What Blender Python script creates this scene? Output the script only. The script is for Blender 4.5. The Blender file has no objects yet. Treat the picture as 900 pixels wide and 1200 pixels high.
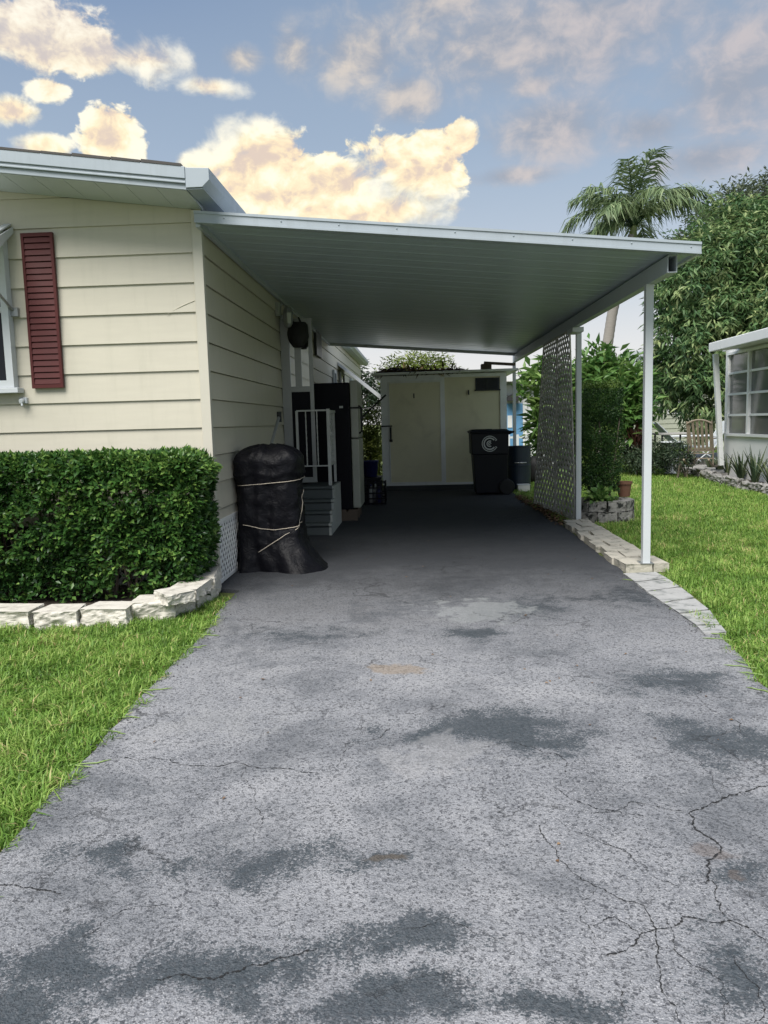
import bpy, math, random
import numpy as np
from mathutils import Vector, Matrix, noise as mnoise

SC = bpy.context.scene
COL = SC.collection
R = math.radians
rng = np.random.default_rng(7)
rd = random.Random(11)

# ------------------------------------------------------------------ camera
FOC, EYE = 902.0, 1.35
CAM_M = Matrix.Rotation(R(2.72), 4, 'Z') @ Matrix.Rotation(R(90 - 6.63), 4, 'X') @ Matrix.Rotation(-0.027, 4, 'Z')
CAM_3 = CAM_M.to_3x3()
def ray(px, py):
    return CAM_3 @ Vector(((px - 450) / FOC, (600 - py) / FOC, -1.0))
def W(px, py, Y):
    d = ray(px, py); t = Y / d.y
    return Vector((d.x * t, Y, EYE + d.z * t))
def G(px, py, z=0.0):
    d = ray(px, py); t = (z - EYE) / d.z
    return Vector((d.x * t, d.y * t, z))
def lerp(a, b, t): return a + (b - a) * t

cam = bpy.data.cameras.new('camera'); co = bpy.data.objects.new('camera', cam); COL.objects.link(co)
CAM_M.translation = Vector((0, 0, EYE)); co.matrix_world = CAM_M
cam.sensor_fit = 'VERTICAL'; cam.sensor_height = 36; cam.lens = FOC / 1200 * 36
cam.clip_start = 0.05; cam.clip_end = 2000
SC.camera = co

# ------------------------------------------------------------------ node helpers
class NT:
    def __init__(s, tree): s.t = tree; s.n = tree.nodes; s.l = tree.links
    def put(s, sock, v):
        if v is None: return
        if isinstance(v, bpy.types.NodeSocket): s.l.new(v, sock)
        elif isinstance(v, (tuple, list)) and sock.type == 'RGBA' and len(v) == 3: sock.default_value = (*v, 1)
        else: sock.default_value = v
    def m(s, op, a, b=None, c=None, clamp=False):
        n = s.n.new('ShaderNodeMath'); n.operation = op; n.use_clamp = clamp
        for i, v in enumerate((a, b, c)): s.put(n.inputs[i], v)
        return n.outputs[0]
    def v(s, op, a, b=None, out=0):
        n = s.n.new('ShaderNodeVectorMath'); n.operation = op
        s.put(n.inputs[0], a)
        if b is not None: s.put(n.inputs[1], b)
        return n.outputs['Value'] if op in ('LENGTH', 'DOT_PRODUCT', 'DISTANCE') else n.outputs[0]
    def noise(s, vec, scale, detail=3, rough=.55, dist=0, color=False):
        n = s.n.new('ShaderNodeTexNoise'); s.put(n.inputs['Vector'], vec)
        n.inputs['Scale'].default_value = scale; n.inputs['Detail'].default_value = detail
        n.inputs['Roughness'].default_value = rough; n.inputs['Distortion'].default_value = dist
        return n.outputs['Color' if color else 'Fac']
    def voro(s, vec, scale, feature='F1', rand=1.0, out='Distance'):
        n = s.n.new('ShaderNodeTexVoronoi'); n.feature = feature; s.put(n.inputs['Vector'], vec)
        n.inputs['Scale'].default_value = scale; n.inputs['Randomness'].default_value = rand
        return n.outputs[out]
    def mix(s, f, a, b, mode='MIX'):
        n = s.n.new('ShaderNodeMix'); n.data_type = 'RGBA'; n.blend_type = mode
        s.put(n.inputs[0], f); s.put(n.inputs[6], a); s.put(n.inputs[7], b)
        return n.outputs[2]
    def ss(s, x, a, b, lo=0.0, hi=1.0):
        n = s.n.new('ShaderNodeMapRange'); n.interpolation_type = 'SMOOTHSTEP'
        s.put(n.inputs[0], x)
        for i, v in enumerate((a, b, lo, hi)): s.put(n.inputs[i + 1], v)
        return n.outputs[0]
    def ramp(s, f, stops):
        n = s.n.new('ShaderNodeValToRGB'); cr = n.color_ramp
        while len(cr.elements) < len(stops): cr.elements.new(0.5)
        for e, (p, c) in zip(cr.elements, stops): e.position = p; e.color = (*c, 1)
        s.put(n.inputs[0], f); return n.outputs[0]
    def obj(s): return s.n.new('ShaderNodeTexCoord').outputs['Object']
    def gpos(s): return s.n.new('ShaderNodeNewGeometry').outputs['Position']
    def attr(s, name):
        n = s.n.new('ShaderNodeAttribute'); n.attribute_name = name; return n.outputs['Fac']
    def bump(s, h, strength=.3, dist=.01):
        n = s.n.new('ShaderNodeBump'); n.inputs['Strength'].default_value = strength
        n.inputs['Distance'].default_value = dist; s.put(n.inputs['Height'], h); return n.outputs[0]

def newmat(name):
    mt = bpy.data.materials.new(name); mt.use_nodes = True
    nt = NT(mt.node_tree); b = nt.n['Principled BSDF']
    return mt, nt, b

def mat(name, col, rough=.6, var=.12, vscale=6, bump=0, bscale=80, metal=0, dirt=0, dirtcol=(.06, .055, .045), spec=.5, stretch=None, dscale=2.5, dstretch=None):
    mt, nt, b = newmat(name)
    p = nt.gpos()
    if stretch: p2 = nt.v('MULTIPLY', p, stretch)
    else: p2 = p
    n1 = nt.noise(p2, vscale, 5, .6)
    f = nt.m('MULTIPLY_ADD', nt.m('SUBTRACT', n1, .5), var * 2.4, 1.0)
    c = nt.mix(1.0, col, nt_gray(nt, f), 'MULTIPLY')
    if dirt:
        d = nt.noise(nt.v('MULTIPLY', p, dstretch) if dstretch else p, dscale, 8, .68, .3)
        c = nt.mix(nt.m('MULTIPLY', nt.ss(d, .48, .75), dirt), c, dirtcol)
    nt.put(b.inputs['Base Color'], c)
    b.inputs['Roughness'].default_value = rough; b.inputs['Metallic'].default_value = metal
    b.inputs['Specular IOR Level'].default_value = spec
    nt.put(b.inputs['Roughness'], nt.m('MULTIPLY_ADD', nt.m('SUBTRACT', n1, .5), .25, rough, True))
    if bump:
        nt.put(b.inputs['Normal'], nt.bump(nt.noise(p2, bscale, 4, .6), bump, .004))
    return mt
def nt_gray(nt, f):
    n = nt.n.new('ShaderNodeCombineColor')
    for i in range(3): nt.put(n.inputs[i], f)
    return n.outputs[0]

def leafmat(name, dark, mid, light, rough=.45, trans=.25, patch=2.0, tip=None):
    mt, nt, b = newmat(name)
    a = nt.attr('rnd')
    pn = nt.noise(nt.gpos(), patch, 3, .6)
    f = nt.m('MULTIPLY_ADD', nt.m('SUBTRACT', pn, .5), .7, a, True)
    c = nt.ramp(f, [(0.0, dark), (0.5, mid), (1.0, light)] if not tip else [(0.0, dark), (.48, mid), (.9, light), (1.0, tip)])
    nt.put(b.inputs['Base Color'], c)
    b.inputs['Roughness'].default_value = rough; b.inputs['Specular IOR Level'].default_value = .35
    tr = nt.n.new('ShaderNodeBsdfTranslucent'); nt.put(tr.inputs[0], c)
    mx = nt.n.new('ShaderNodeMixShader'); mx.inputs[0].default_value = trans
    nt.l.new(b.outputs[0], mx.inputs[1]); nt.l.new(tr.outputs[0], mx.inputs[2])
    nt.l.new(mx.outputs[0], nt.n['Material Output'].inputs[0])
    return mt

# ------------------------------------------------------------------ objects
def props(o, label=None, cat=None, group=None, kind=None):
    if label: o['label'] = label
    if cat: o['category'] = cat
    if group: o['group'] = group
    if kind: o['kind'] = kind
    return o
def thing(name, label, cat, loc, group=None, rz=0):
    o = bpy.data.objects.new(name, None); COL.objects.link(o)
    o.location = loc; o.rotation_euler.z = rz; o.empty_display_size = .2
    o['_l'] = 0
    del o['_l']
    return props(o, label, cat, group)
def root_of(o):
    while o.parent: o = o.parent
    return o
def link_mesh(name, me, parent=None, local=False):
    o = bpy.data.objects.new(name, me); COL.objects.link(o)
    if parent is not None:
        if not local:
            me.transform(Matrix.Translation(-root_of(parent).location))
        o.parent = parent
    return o
def rebase(o):
    me = o.data; n = len(me.vertices); a = np.empty(n * 3); me.vertices.foreach_get('co', a); a = a.reshape(-1, 3)
    c = Vector(((a[:, 0].min() + a[:, 0].max()) / 2, (a[:, 1].min() + a[:, 1].max()) / 2, a[:, 2].min()))
    me.transform(Matrix.Translation(-c)); o.location = c
    return o
def copy_thing(root, loc, label, rz=None, scale=None):
    r = root.copy(); COL.objects.link(r); r.location = loc
    if rz is not None: r.rotation_euler.z = rz
    if scale is not None: r.scale = scale
    r['label'] = label
    for ch in list(root.children):
        c = ch.copy(); COL.objects.link(c); c.parent = r
        for g in list(ch.children):
            d = g.copy(); COL.objects.link(d); d.parent = c
    return r

class MB:
    def __init__(s): s.v = []; s.f = []; s.mi = []
    def add(s, vs, fs, mi=0):
        k = len(s.v); s.v += [tuple(v) for v in vs]
        s.f += [tuple(i + k for i in f) for f in fs]; s.mi += [mi] * len(fs); return s
    BF = [(0, 3, 2, 1), (4, 5, 6, 7), (0, 1, 5, 4), (1, 2, 6, 5), (2, 3, 7, 6), (3, 0, 4, 7)]
    def box(s, x0, x1, y0, y1, z0, z1, mi=0, M=None):
        vs = [(x0, y0, z0), (x1, y0, z0), (x1, y1, z0), (x0, y1, z0), (x0, y0, z1), (x1, y0, z1), (x1, y1, z1), (x0, y1, z1)]
        if M is not None: vs = [M @ Vector(v) for v in vs]
        return s.add(vs, s.BF, mi)
    def hexa(s, bot, top, mi=0):
        return s.add(list(bot) + list(top), s.BF, mi)
    def bar(s, p, q, w, h, up=(0, 0, 1), mi=0):
        p, q = Vector(p), Vector(q); d = (q - p).normalized(); u = Vector(up)
        sd = d.cross(u)
        if sd.length < 1e-4: sd = d.cross(Vector((1, 0, 0)))
        sd.normalize(); u = sd.cross(d)
        def ring(c): return [c - sd * w / 2 - u * h / 2, c + sd * w / 2 - u * h / 2, c + sd * w / 2 + u * h / 2, c - sd * w / 2 + u * h / 2]
        return s.add(ring(p) + ring(q), [(0, 1, 2, 3), (7, 6, 5, 4), (0, 4, 5, 1), (1, 5, 6, 2), (2, 6, 7, 3), (3, 7, 4, 0)], mi)
    def tube(s, pts, r, n=8, mi=0, cap=True):
        pts = [Vector(p) for p in pts]; k = len(pts)
        rs = r if isinstance(r, (list, tuple)) else [r] * k
        vs = []; fs = []; ref = None
        for i, p in enumerate(pts):
            d = (pts[min(i + 1, k - 1)] - pts[max(i - 1, 0)]).normalized()
            if ref is None or abs(ref.dot(d)) > .95: ref = Vector((0, 0, 1)) if abs(d.z) < .9 else Vector((1, 0, 0))
            a = d.cross(ref).normalized(); b = a.cross(d)
            ref = b
            for j in range(n):
                t = 2 * math.pi * j / n; vs.append(p + (a * math.cos(t) + b * math.sin(t)) * rs[i])
        for i in range(k - 1):
            for j in range(n):
                j2 = (j + 1) % n; fs.append((i * n + j, i * n + j2, (i + 1) * n + j2, (i + 1) * n + j))
        if cap: fs.append(tuple(range(n))[::-1]); fs.append(tuple((k - 1) * n + j for j in range(n)))
        return s.add(vs, fs, mi)
    def lathe(s, prof, c=(0, 0, 0), n=24, mi=0, cap=True):
        vs = []; fs = []; k = len(prof)
        for r, z in prof:
            for j in range(n):
                t = 2 * math.pi * j / n; vs.append((c[0] + r * math.cos(t), c[1] + r * math.sin(t), c[2] + z))
        for i in range(k - 1):
            for j in range(n):
                j2 = (j + 1) % n; fs.append((i * n + j, i * n + j2, (i + 1) * n + j2, (i + 1) * n + j))
        if cap: fs.append(tuple(range(n))[::-1]); fs.append(tuple((k - 1) * n + j for j in range(n)))
        return s.add(vs, fs, mi)
    def prism(s, poly, fn, a, b, mi=0):
        """poly: 2-D points; fn(u,v,w)->xyz; extruded from w=a to w=b"""
        n = len(poly)
        vs = [fn(u, v, a) for u, v in poly] + [fn(u, v, b) for u, v in poly]
        fs = [tuple(range(n))[::-1], tuple(range(n, 2 * n))] + [(i, (i + 1) % n, n + (i + 1) % n, n + i) for i in range(n)]
        return s.add(vs, fs, mi)
    def build(s, name, mats, parent=None, smooth=False, bevel=0, local=False, base=None):
        me = bpy.data.meshes.new(name); me.from_pydata(s.v, [], s.f)
        if not isinstance(mats, (list, tuple)): mats = [mats]
        for m in mats: me.materials.append(m)
        if len(mats) > 1: me.polygons.foreach_set('material_index', s.mi)
        me.update()
        import bmesh
        bm = bmesh.new(); bm.from_mesh(me); bmesh.ops.recalc_face_normals(bm, faces=bm.faces); bm.to_mesh(me); bm.free()
        if smooth: me.polygons.foreach_set('use_smooth', [True] * len(me.polygons))
        o = link_mesh(name, me, parent, local)
        if parent is None and base is None and not local: rebase(o)
        if bevel:
            md = o.modifiers.new('bevel', 'BEVEL'); md.width = bevel; md.segments = 2; md.limit_method = 'ANGLE'; md.angle_limit = R(40)
        return o

def np_mesh(name, V, F, mats, rnd=None, parent=None, k=None, top=True):
    """V (n,3); F (m,k) equal-sized faces"""
    me = bpy.data.meshes.new(name); n = len(V); m, k = F.shape
    me.vertices.add(n); me.vertices.foreach_set('co', V.astype(np.float32).ravel())
    me.loops.add(m * k); me.loops.foreach_set('vertex_index', F.astype(np.int32).ravel())
    me.polygons.add(m); me.polygons.foreach_set('loop_start', np.arange(0, m * k, k, dtype=np.int32))
    me.polygons.foreach_set('loop_total', np.full(m, k, dtype=np.int32))
    me.update(calc_edges=True)
    if rnd is not None:
        at = me.attributes.new('rnd', 'FLOAT', 'POINT'); at.data.foreach_set('value', rnd.astype(np.float32))
    me.materials.append(mats)
    o = link_mesh(name, me, parent)
    if parent is None and top: rebase(o)
    return o
def nrm(a): return a / np.maximum(np.linalg.norm(a, axis=1, keepdims=True), 1e-6)
def leaves(P, D, N, L, Wd, rnd, fold=.15, droop=.1):
    """arrays -> vertices, triangles and per-vertex rnd of folded pointed leaves"""
    D = nrm(D); S = nrm(np.cross(D, N)); N = np.cross(S, D); n = len(P)
    L = np.broadcast_to(L, n)[:, None]; Wd = np.broadcast_to(Wd, n)[:, None]
    mid = P + D * L * .45
    V = np.stack([P, mid + S * Wd / 2 + N * Wd * fold, P + D * L - N * L * droop, mid - S * Wd / 2 + N * Wd * fold], 1).reshape(-1, 3)
    i = np.arange(n)[:, None] * 4
    F = np.stack([np.hstack([i, i + 1, i + 2]), np.hstack([i, i + 2, i + 3])], 1).reshape(-1, 3)
    return V, F, np.repeat(rnd, 4)
def rdirs(n):
    return nrm(rng.normal(size=(n, 3)))

# ------------------------------------------------------------------ materials
M = {}
M['siding'] = mat('cream vinyl siding', (.52, .49, .405), .5, .06, 3, .12, 220, stretch=(1, 1, 8), dirt=.32, dirtcol=(.40, .385, .31), dstretch=(5, 5, .5), dscale=1.6)
M['trim'] = mat('cream corner trim', (.53, .505, .43), .5, .05, 3)
M['white'] = mat('white painted aluminium', (.53, .56, .585), .4, .05, 4, dirt=.18, dirtcol=(.4, .42, .42))
M['fascia'] = mat('pale grey painted fascia', (.34, .385, .43), .42, .05, 4, dirt=.4, dirtcol=(.24, .27, .29), dstretch=(4, 4, .6))
M['whitepvc'] = mat('white lattice vinyl', (.76, .76, .74), .5, .06, 6, dirt=.15, dirtcol=(.35, .34, .28))
M['soffit'] = mat('white soffit sheet', (.52, .56, .57), .5, .05, 3, dirt=.12, dirtcol=(.4, .4, .37))
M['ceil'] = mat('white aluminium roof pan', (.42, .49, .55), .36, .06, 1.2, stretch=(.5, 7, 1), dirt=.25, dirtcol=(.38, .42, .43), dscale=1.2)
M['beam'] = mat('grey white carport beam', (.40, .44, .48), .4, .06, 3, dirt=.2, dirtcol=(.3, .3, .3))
M['shingle'] = mat('dark grey roof shingle', (.075, .07, .068), .9, .3, 40, .5, 200)
M['maroon'] = mat('maroon shutter plastic', (.080, .019, .019), .55, .2, 5, spec=.25)
M['dark'] = mat('dark void', (.012, .012, .014), .6, .1)
M['steel'] = mat('dull grey metal', (.32, .33, .33), .4, .12, 8, metal=.6)
M['darkmetal'] = mat('dark bronze metal', (.035, .035, .038), .45, .12)
M['black'] = mat('black enamel', (.004, .004, .008), .5, .15, spec=.15)
M['fridgedoor'] = mat('beige grey fridge door', (.34, .35, .30), .35, .06, 3, dirt=.2)
M['strap'] = mat('black strap', (.008, .008, .009), .7, .1)
M['bin'] = mat('black bin plastic', (.006, .007, .012), .5, .15, 5, dirt=.1, dirtcol=(.02, .024, .024), spec=.3)
M['logo'] = mat('pale grey print', (.52, .54, .53), .6, .12, 20)
M['bluedrum'] = mat('dark blue plastic', (.010, .020, .036), .45, .12, 5, dirt=.12)
M['blue'] = mat('blue bucket plastic', (.02, .025, .12), .4, .1)
M['shedwall'] = mat('pale yellow shed panel', (.70, .675, .475), .55, .07, 2.2, .06, 40, dirt=.22, dirtcol=(.24, .22, .14))
M['shedtrim'] = mat('pale grey shed trim', (.80, .83, .82), .55, .08, 4, dirt=.15)
M['shedbase'] = mat('dark shed plinth', (.045, .05, .05), .8, .2)
M['step'] = mat('grey green painted step', (.075, .088, .088), .6, .12, 6, .15, 150, dirt=.2)
M['stepside'] = mat('pale concrete step side', (.38, .40, .38), .8, .12, 7, .2, 120, dirt=.3, dirtcol=(.16, .17, .16))
M['rail'] = mat('off white iron railing', (.52, .53, .52), .5, .1, 9, dirt=.25)
M['cord'] = mat('pale cord', (.50, .44, .36), .7, .1)
M['wood'] = mat('weathered brown wood', (.12, .09, .065), .75, .25, 9, .3, 60, stretch=(1, 1, .3))
M['bark'] = mat('grey brown bark', (.16, .13, .105), .9, .3, 7, .7, 30)
M['palmbark'] = mat('grey palm trunk', (.27, .25, .225), .9, .2, 5, .5, 14, stretch=(1, 1, 5))
M['block'] = mat('white cast stone', (.56, .53, .47), .85, .16, 9, .6, 70, dirt=.9, dirtcol=(.24, .22, .19), dscale=7)
M['paver'] = mat('pale concrete paver', (.42, .395, .34), .88, .18, 11, .5, 90, dirt=1.5, dirtcol=(.15, .15, .125), dscale=7)
M['slab'] = mat('pale grey slab', (.35, .35, .345), .88, .2, 11, .5, 110, dirt=1.5, dirtcol=(.14, .15, .145), dscale=8)
M['mossrock'] = mat('dark weathered planter stone', (.26, .25, .235), .92, .35, 14, .7, 45, dirt=3.2, dirtcol=(.022, .024, .022), dscale=9)
M['rock'] = mat('grey border stone', (.30, .29, .275), .92, .28, 9, .7, 50, dirt=1.5, dirtcol=(.07, .07, .065), dscale=5)
M['terra'] = mat('terracotta', (.15, .07, .042), .75, .18, 8, .15, 60, dirt=.25)
M['soil'] = mat('brown soil', (.045, .034, .025), .95, .4, 12, .8, 60)
M['deadleaf'] = leafmat('dead leaves', (.05, .03, .02), (.16, .09, .045), (.28, .19, .11), .8, .1)
M['bluewall'] = mat('sky blue door', (.10, .25, .44), .5, .06)
M['farwhite'] = mat('white far siding', (.62, .63, .64), .6, .06, 4)
M['farbeige'] = mat('pale green beige siding', (.40, .42, .34), .6, .06, 4)
M['fargreyroof'] = mat('grey far roof', (.26, .28, .29), .8, .12)
M['paleblue'] = mat('pale blue sling fabric', (.42, .50, .58), .6, .08)
M['wicker'] = mat('tan wicker', (.27, .22, .165), .75, .2, 25, .3, 100)
M['housewhite'] = mat('white stucco', (.84, .84, .82), .7, .06, 4, .15, 90, dirt=.15, dirtcol=(.45, .44, .4))
M['patio'] = mat('patio concrete', (.34, .33, .31), .9, .15, 5, .3, 70, dirt=.3)
M['lattice'] = mat('greyed white lattice', (.64, .61, .58), .65, .12, 7, dirt=.7, dirtcol=(.16, .15, .14), dscale=3)

def glass(name, tint, metal=.0, rough=.05, spec=.8):
    mt, nt, b = newmat(name)
    n = nt.noise(nt.gpos(), 3, 3)
    nt.put(b.inputs['Base Color'], nt.mix(n, tint, tuple(c * 1.25 for c in tint)))
    b.inputs['Roughness'].default_value = rough; b.inputs['Metallic'].default_value = metal
    b.inputs['Specular IOR Level'].default_value = spec
    nt.put(b.inputs['Normal'], nt.bump(nt.noise(nt.gpos(), 1.5, 2), .04, .02))
    return mt
M['glassdark'] = glass('dark window glass', (.010, .012, .016), 0, .08, .25)
M['glassmirror'] = glass('reflective window film', (.95, .96, .96), 1.0, .06)
M['glassgrey'] = glass('screened grey glass', (.12, .125, .12), 0, .12, 1.0)

M['hedge'] = leafmat('hedge leaf', (.013, .040, .012), (.050, .128, .026), (.21, .33, .075), .34, .24, 3.0)
M['column'] = leafmat('clipped shrub leaf', (.016, .045, .014), (.040, .10, .022), (.16, .24, .045), .45, .25, 2.5)
M['mango'] = leafmat('mango leaf', (.035, .09, .04), (.13, .225, .085), (.44, .50, .23), .42, .36, .7)
M['fartree'] = leafmat('distant grey green leaf', (.07, .095, .06), (.11, .14, .085), (.18, .21, .14), .55, .3, .8)
M['banana'] = leafmat('broad bright leaf', (.045, .12, .03), (.11, .22, .055), (.28, .40, .13), .4, .35, 1.2)
M['lime'] = leafmat('lime shrub leaf', (.07, .11, .02), (.16, .21, .04), (.30, .34, .08), .5, .3, 2)
M['darkshrub'] = leafmat('dark shrub leaf', (.02, .038, .022), (.045, .075, .04), (.11, .14, .075), .5, .25, 2)
M['aloe'] = leafmat('aloe leaf', (.04, .075, .04), (.09, .13, .065), (.2, .22, .11), .45, .1, 2)
M['palm'] = leafmat('palm leaflet', (.07, .12, .065), (.18, .25, .12), (.38, .44, .25), .42, .3, .8)
M['grass'] = leafmat('lawn blade', (.075, .16, .025), (.19, .34, .056), (.40, .52, .14), .5, .35, 1.8, tip=(.55, .44, .22))
# ------------------------------------------------------------------ world + light
SUN_EL, SUN_AZ = 54.0, 200.0      # azimuth clockwise from +Y (behind the camera)
def build_world():
    w = bpy.data.worlds.new('World'); SC.world = w; w.use_nodes = True
    nt = NT(w.node_tree); nt.n.clear()
    out = nt.n.new('ShaderNodeOutputWorld'); bg = nt.n.new('ShaderNodeBackground')
    nt.l.new(bg.outputs[0], out.inputs[0]); bg.inputs[1].default_value = SKY_STRENGTH
    sky = nt.n.new('ShaderNodeTexSky'); sky.sky_type = 'NISHITA'; sky.sun_disc = False
    sky.sun_elevation = R(SUN_EL); sky.sun_rotation = R(SUN_AZ); sky.air_density = 1.0; sky.dust_density = 1.2; sky.ozone_density = 1.2
    d = nt.v('NORMALIZE', nt.n.new('ShaderNodeTexCoord').outputs['Generated'])
    sx = nt.n.new('ShaderNodeSeparateXYZ'); nt.put(sx.inputs[0], d)
    az = nt.m('ARCTAN2', sx.outputs[0], sx.outputs[1]); el = nt.m('ARCSINE', sx.outputs[2])
    cx = nt.n.new('ShaderNodeCombineXYZ'); nt.put(cx.inputs[0], az); nt.put(cx.inputs[1], el)
    P = cx.outputs[0]
    def ell(lst):
        f = None
        for (px, py, rx, ry) in lst:
            r = ray(px, py).normalized(); a0, e0 = math.atan2(r.x, r.y), math.asin(r.z)
            q = nt.v('MULTIPLY', nt.v('SUBTRACT', P, (a0, e0, 0)), (FOC / rx, FOC / ry, 0))
            v = nt.m('SUBTRACT', 1.0, nt.v('LENGTH', q))
            f = v if f is None else nt.m('SMOOTH_MAX', f, v, .25)
        return f
    PS = nt.v('MULTIPLY', P, (1, 1.3, 1))
    warp = nt.v('MULTIPLY', nt.v('SUBTRACT', nt.noise(PS, 11, 2, color=True), (.5, .5, .5)), (.07, .05, 0))
    Pw = nt.v('ADD', PS, warp)
    big = nt.noise(PS, 8, 5, .58)
    mid = nt.noise(Pw, 19, 6, .60)
    warm = ell([(300, 210, 88, 66), (302, 168, 28, 34), (395, 222, 104, 48), (485, 200, 80, 50), (440, 248, 120, 30), (235, 198, 40, 30), (542, 160, 26, 22),
                (128, 165, 42, 42), (52, 172, 36, 17), (48, 44, 92, 44), (170, 70, 64, 26), (250, 102, 52, 13), (55, 106, 34, 15), (15, 130, 34, 18), (105, 58, 54, 30)])
    crisp = nt.noise(Pw, 52, 5, .62)
    wf = nt.m('ADD', nt.m('MULTIPLY_ADD', nt.m('SUBTRACT', crisp, .5), .42, warm), nt.m('ADD', nt.m('MULTIPLY', nt.m('SUBTRACT', big, .5), 1.5), nt.m('MULTIPLY', nt.m('SUBTRACT', mid, .5), 1.25)))
    m1 = nt.ss(wf, .10, nt.m('MULTIPLY_ADD', nt.ss(nt.noise(PS, 5, 2), .42, .62), .65, .26))
    soft = ell([(480, 112, 50, 30), (425, 65, 75, 40), (620, 45, 230, 62), (860, 95, 95, 75), (645, 150, 85, 36), (828, 185, 85, 24),
                (600, 206, 55, 12), (626, 100, 34, 16), (520, 8, 75, 26), (690, 14, 75, 24), (760, 150, 60, 26), (345, 60, 30, 30), (285, 68, 26, 14)])
    sf = nt.m('ADD', soft, nt.m('ADD', nt.m('MULTIPLY', nt.m('SUBTRACT', big, .5), 1.3), nt.m('MULTIPLY', nt.m('SUBTRACT', mid, .5), 1.0)))
    m2 = nt.m('MULTIPLY', nt.ss(sf, -.22, .85), .92)
    # the rest of the dome behind and beside the picture: unseen broken cloud, brightness and tint set for the fill light
    back = nt.noise(d, 2.6, 5, .6)
    m3 = nt.m('MULTIPLY', nt.ss(back, .40, .62), nt.ss(nt.m('ABSOLUTE', az), .62, 1.0))
    k = 2 ** -EXPOSURE / SKY_STRENGTH
    def c(*v): return tuple(x * k for x in v)
    base = nt.mix(1.0, sky.outputs[0], (SKY_TINT[0], SKY_TINT[1], SKY_TINT[2]), 'MULTIPLY')
    base = nt.mix(nt.ss(el, .62, .18, .50, .92), base, c(.39, .49, .63))
    base = nt.mix(nt.m('MULTIPLY', nt.ss(el, .34, .66), nt.ss(az, .05, -.5)), base, c(.10, .21, .46))
    base = nt.mix(nt.ss(el, .36, .05), base, c(.63, .70, .78))
    base = nt.mix(nt.ss(el, .20, .02), base, c(.86, .85, .83))
    sh2 = nt.ss(nt.m('ADD', nt.m('MULTIPLY', mid, .7), nt.m('MULTIPLY', big, .3)), .40, .64)
    warmside = nt.ss(az, .30, -.25)
    c2 = nt.mix(sh2, c(.35, .39, .47), nt.mix(warmside, c(.60, .555, .57), c(.80, .71, .60)))
    col = nt.mix(m2, base, c2)
    # light comes from above left: lit crests, peach-grey hollows
    off = nt.v('ADD', Pw, (-.014, .018, 0))
    rel = nt.m('MULTIPLY', nt.m('SUBTRACT', mid, nt.noise(off, 19, 5, .6)), 2.0)
    rel = nt.m('ADD', rel, nt.m('MULTIPLY', nt.m('SUBTRACT', big, nt.noise(nt.v('ADD', PS, (-.028, .036, 0)), 8, 5, .58)), 2.3))
    off2 = nt.v('ADD', Pw, (-.005, .007, 0))
    rel = nt.m('ADD', rel, nt.m('MULTIPLY', nt.m('SUBTRACT', crisp, nt.noise(off2, 52, 5, .62)), .7))
    core = nt.m('MULTIPLY', nt.ss(wf, .35, 1.15), -.30)
    lit = nt.ss(nt.m('ADD', nt.m('ADD', rel, core), nt.m('MULTIPLY', nt.m('SUBTRACT', big, .5), .45)), -.55, .34)
    lowc = nt.ramp(lit, [(0.0, (.74, .61, .52)), (.30, (.95, .78, .55)), (.62, (1.0, .89, .62)), (1.0, (1.02, .97, .80))])
    highc = nt.ramp(lit, [(0.0, (.56, .54, .56)), (.45, (.84, .76, .66)), (1.0, (1.0, .95, .82))])
    c1 = nt.mix(nt.ss(el, .32, .46), lowc, highc)
    c1 = nt.mix(1.0, c1, (1.06 * k, 1.06 * k, 1.06 * k), 'MULTIPLY')
    col = nt.mix(m1, col, c1)
    col = nt.mix(nt.m('MULTIPLY', m3, .85), col, c(.50, .56, .66))
    col = nt.mix(nt.ss(sx.outputs[2], -.01, -.06), col, c(.20, .21, .18))
    nt.put(bg.inputs[0], col)
    w.cycles.sampling_method = 'MANUAL'; w.cycles.sample_map_resolution = 512
    sun = bpy.data.lights.new('sun', 'SUN'); so = bpy.data.objects.new('sun', sun); COL.objects.link(so)
    sun.energy = SUN_STRENGTH; sun.angle = R(SUN_ANGLE); sun.color = (1.0, .965, .90)
    a, e = R(SUN_AZ), R(SUN_EL)
    dirv = Vector((math.sin(a) * math.cos(e), math.cos(a) * math.cos(e), math.sin(e)))
    so.rotation_euler = dirv.to_track_quat('Z', 'Y').to_euler(); so.location = dirv * 60
EXPOSURE = 0.88
SKY_STRENGTH, SKY_TINT, SUN_STRENGTH, SUN_ANGLE = .10, (.62, .62, .60), 3.2, 40.0
build_world()
SC.view_settings.view_transform = 'Standard'; SC.view_settings.look = 'None'
SC.view_settings.exposure = EXPOSURE; SC.view_settings.gamma = 1.0
SC.render.film_transparent = False
try:
    SC.cycles.use_denoising = True; SC.cycles.max_bounces = 5; SC.cycles.diffuse_bounces = 3; SC.cycles.transparent_max_bounces = 8
except Exception: pass

# ------------------------------------------------------------------ ground, driveway
LE = [G(px, py) for px, py in ((-160, 1200), (0, 998), (60, 930), (122, 862), (165, 815), (205, 775), (243, 737), (258, 712))]
RE = [G(px, py) for px, py in ((1100, 965), (1000, 880), (900, 806), (846, 745), (800, 716), (748, 682), (706, 652), (668, 622), (640, 601), (616, 588))]
def edge_x(E, y):
    if y <= E[0].y: return E[0].x
    for a, b in zip(E, E[1:]):
        if a.y <= y <= b.y: return lerp(a.x, b.x, (y - a.y) / max(b.y - a.y, 1e-6))
    return E[-1].x
def xl(y): return edge_x(LE, y) if y < LE[-1].y else max(edge_x(LE, y), -1.72)
def xr(y): return edge_x(RE, y)

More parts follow.
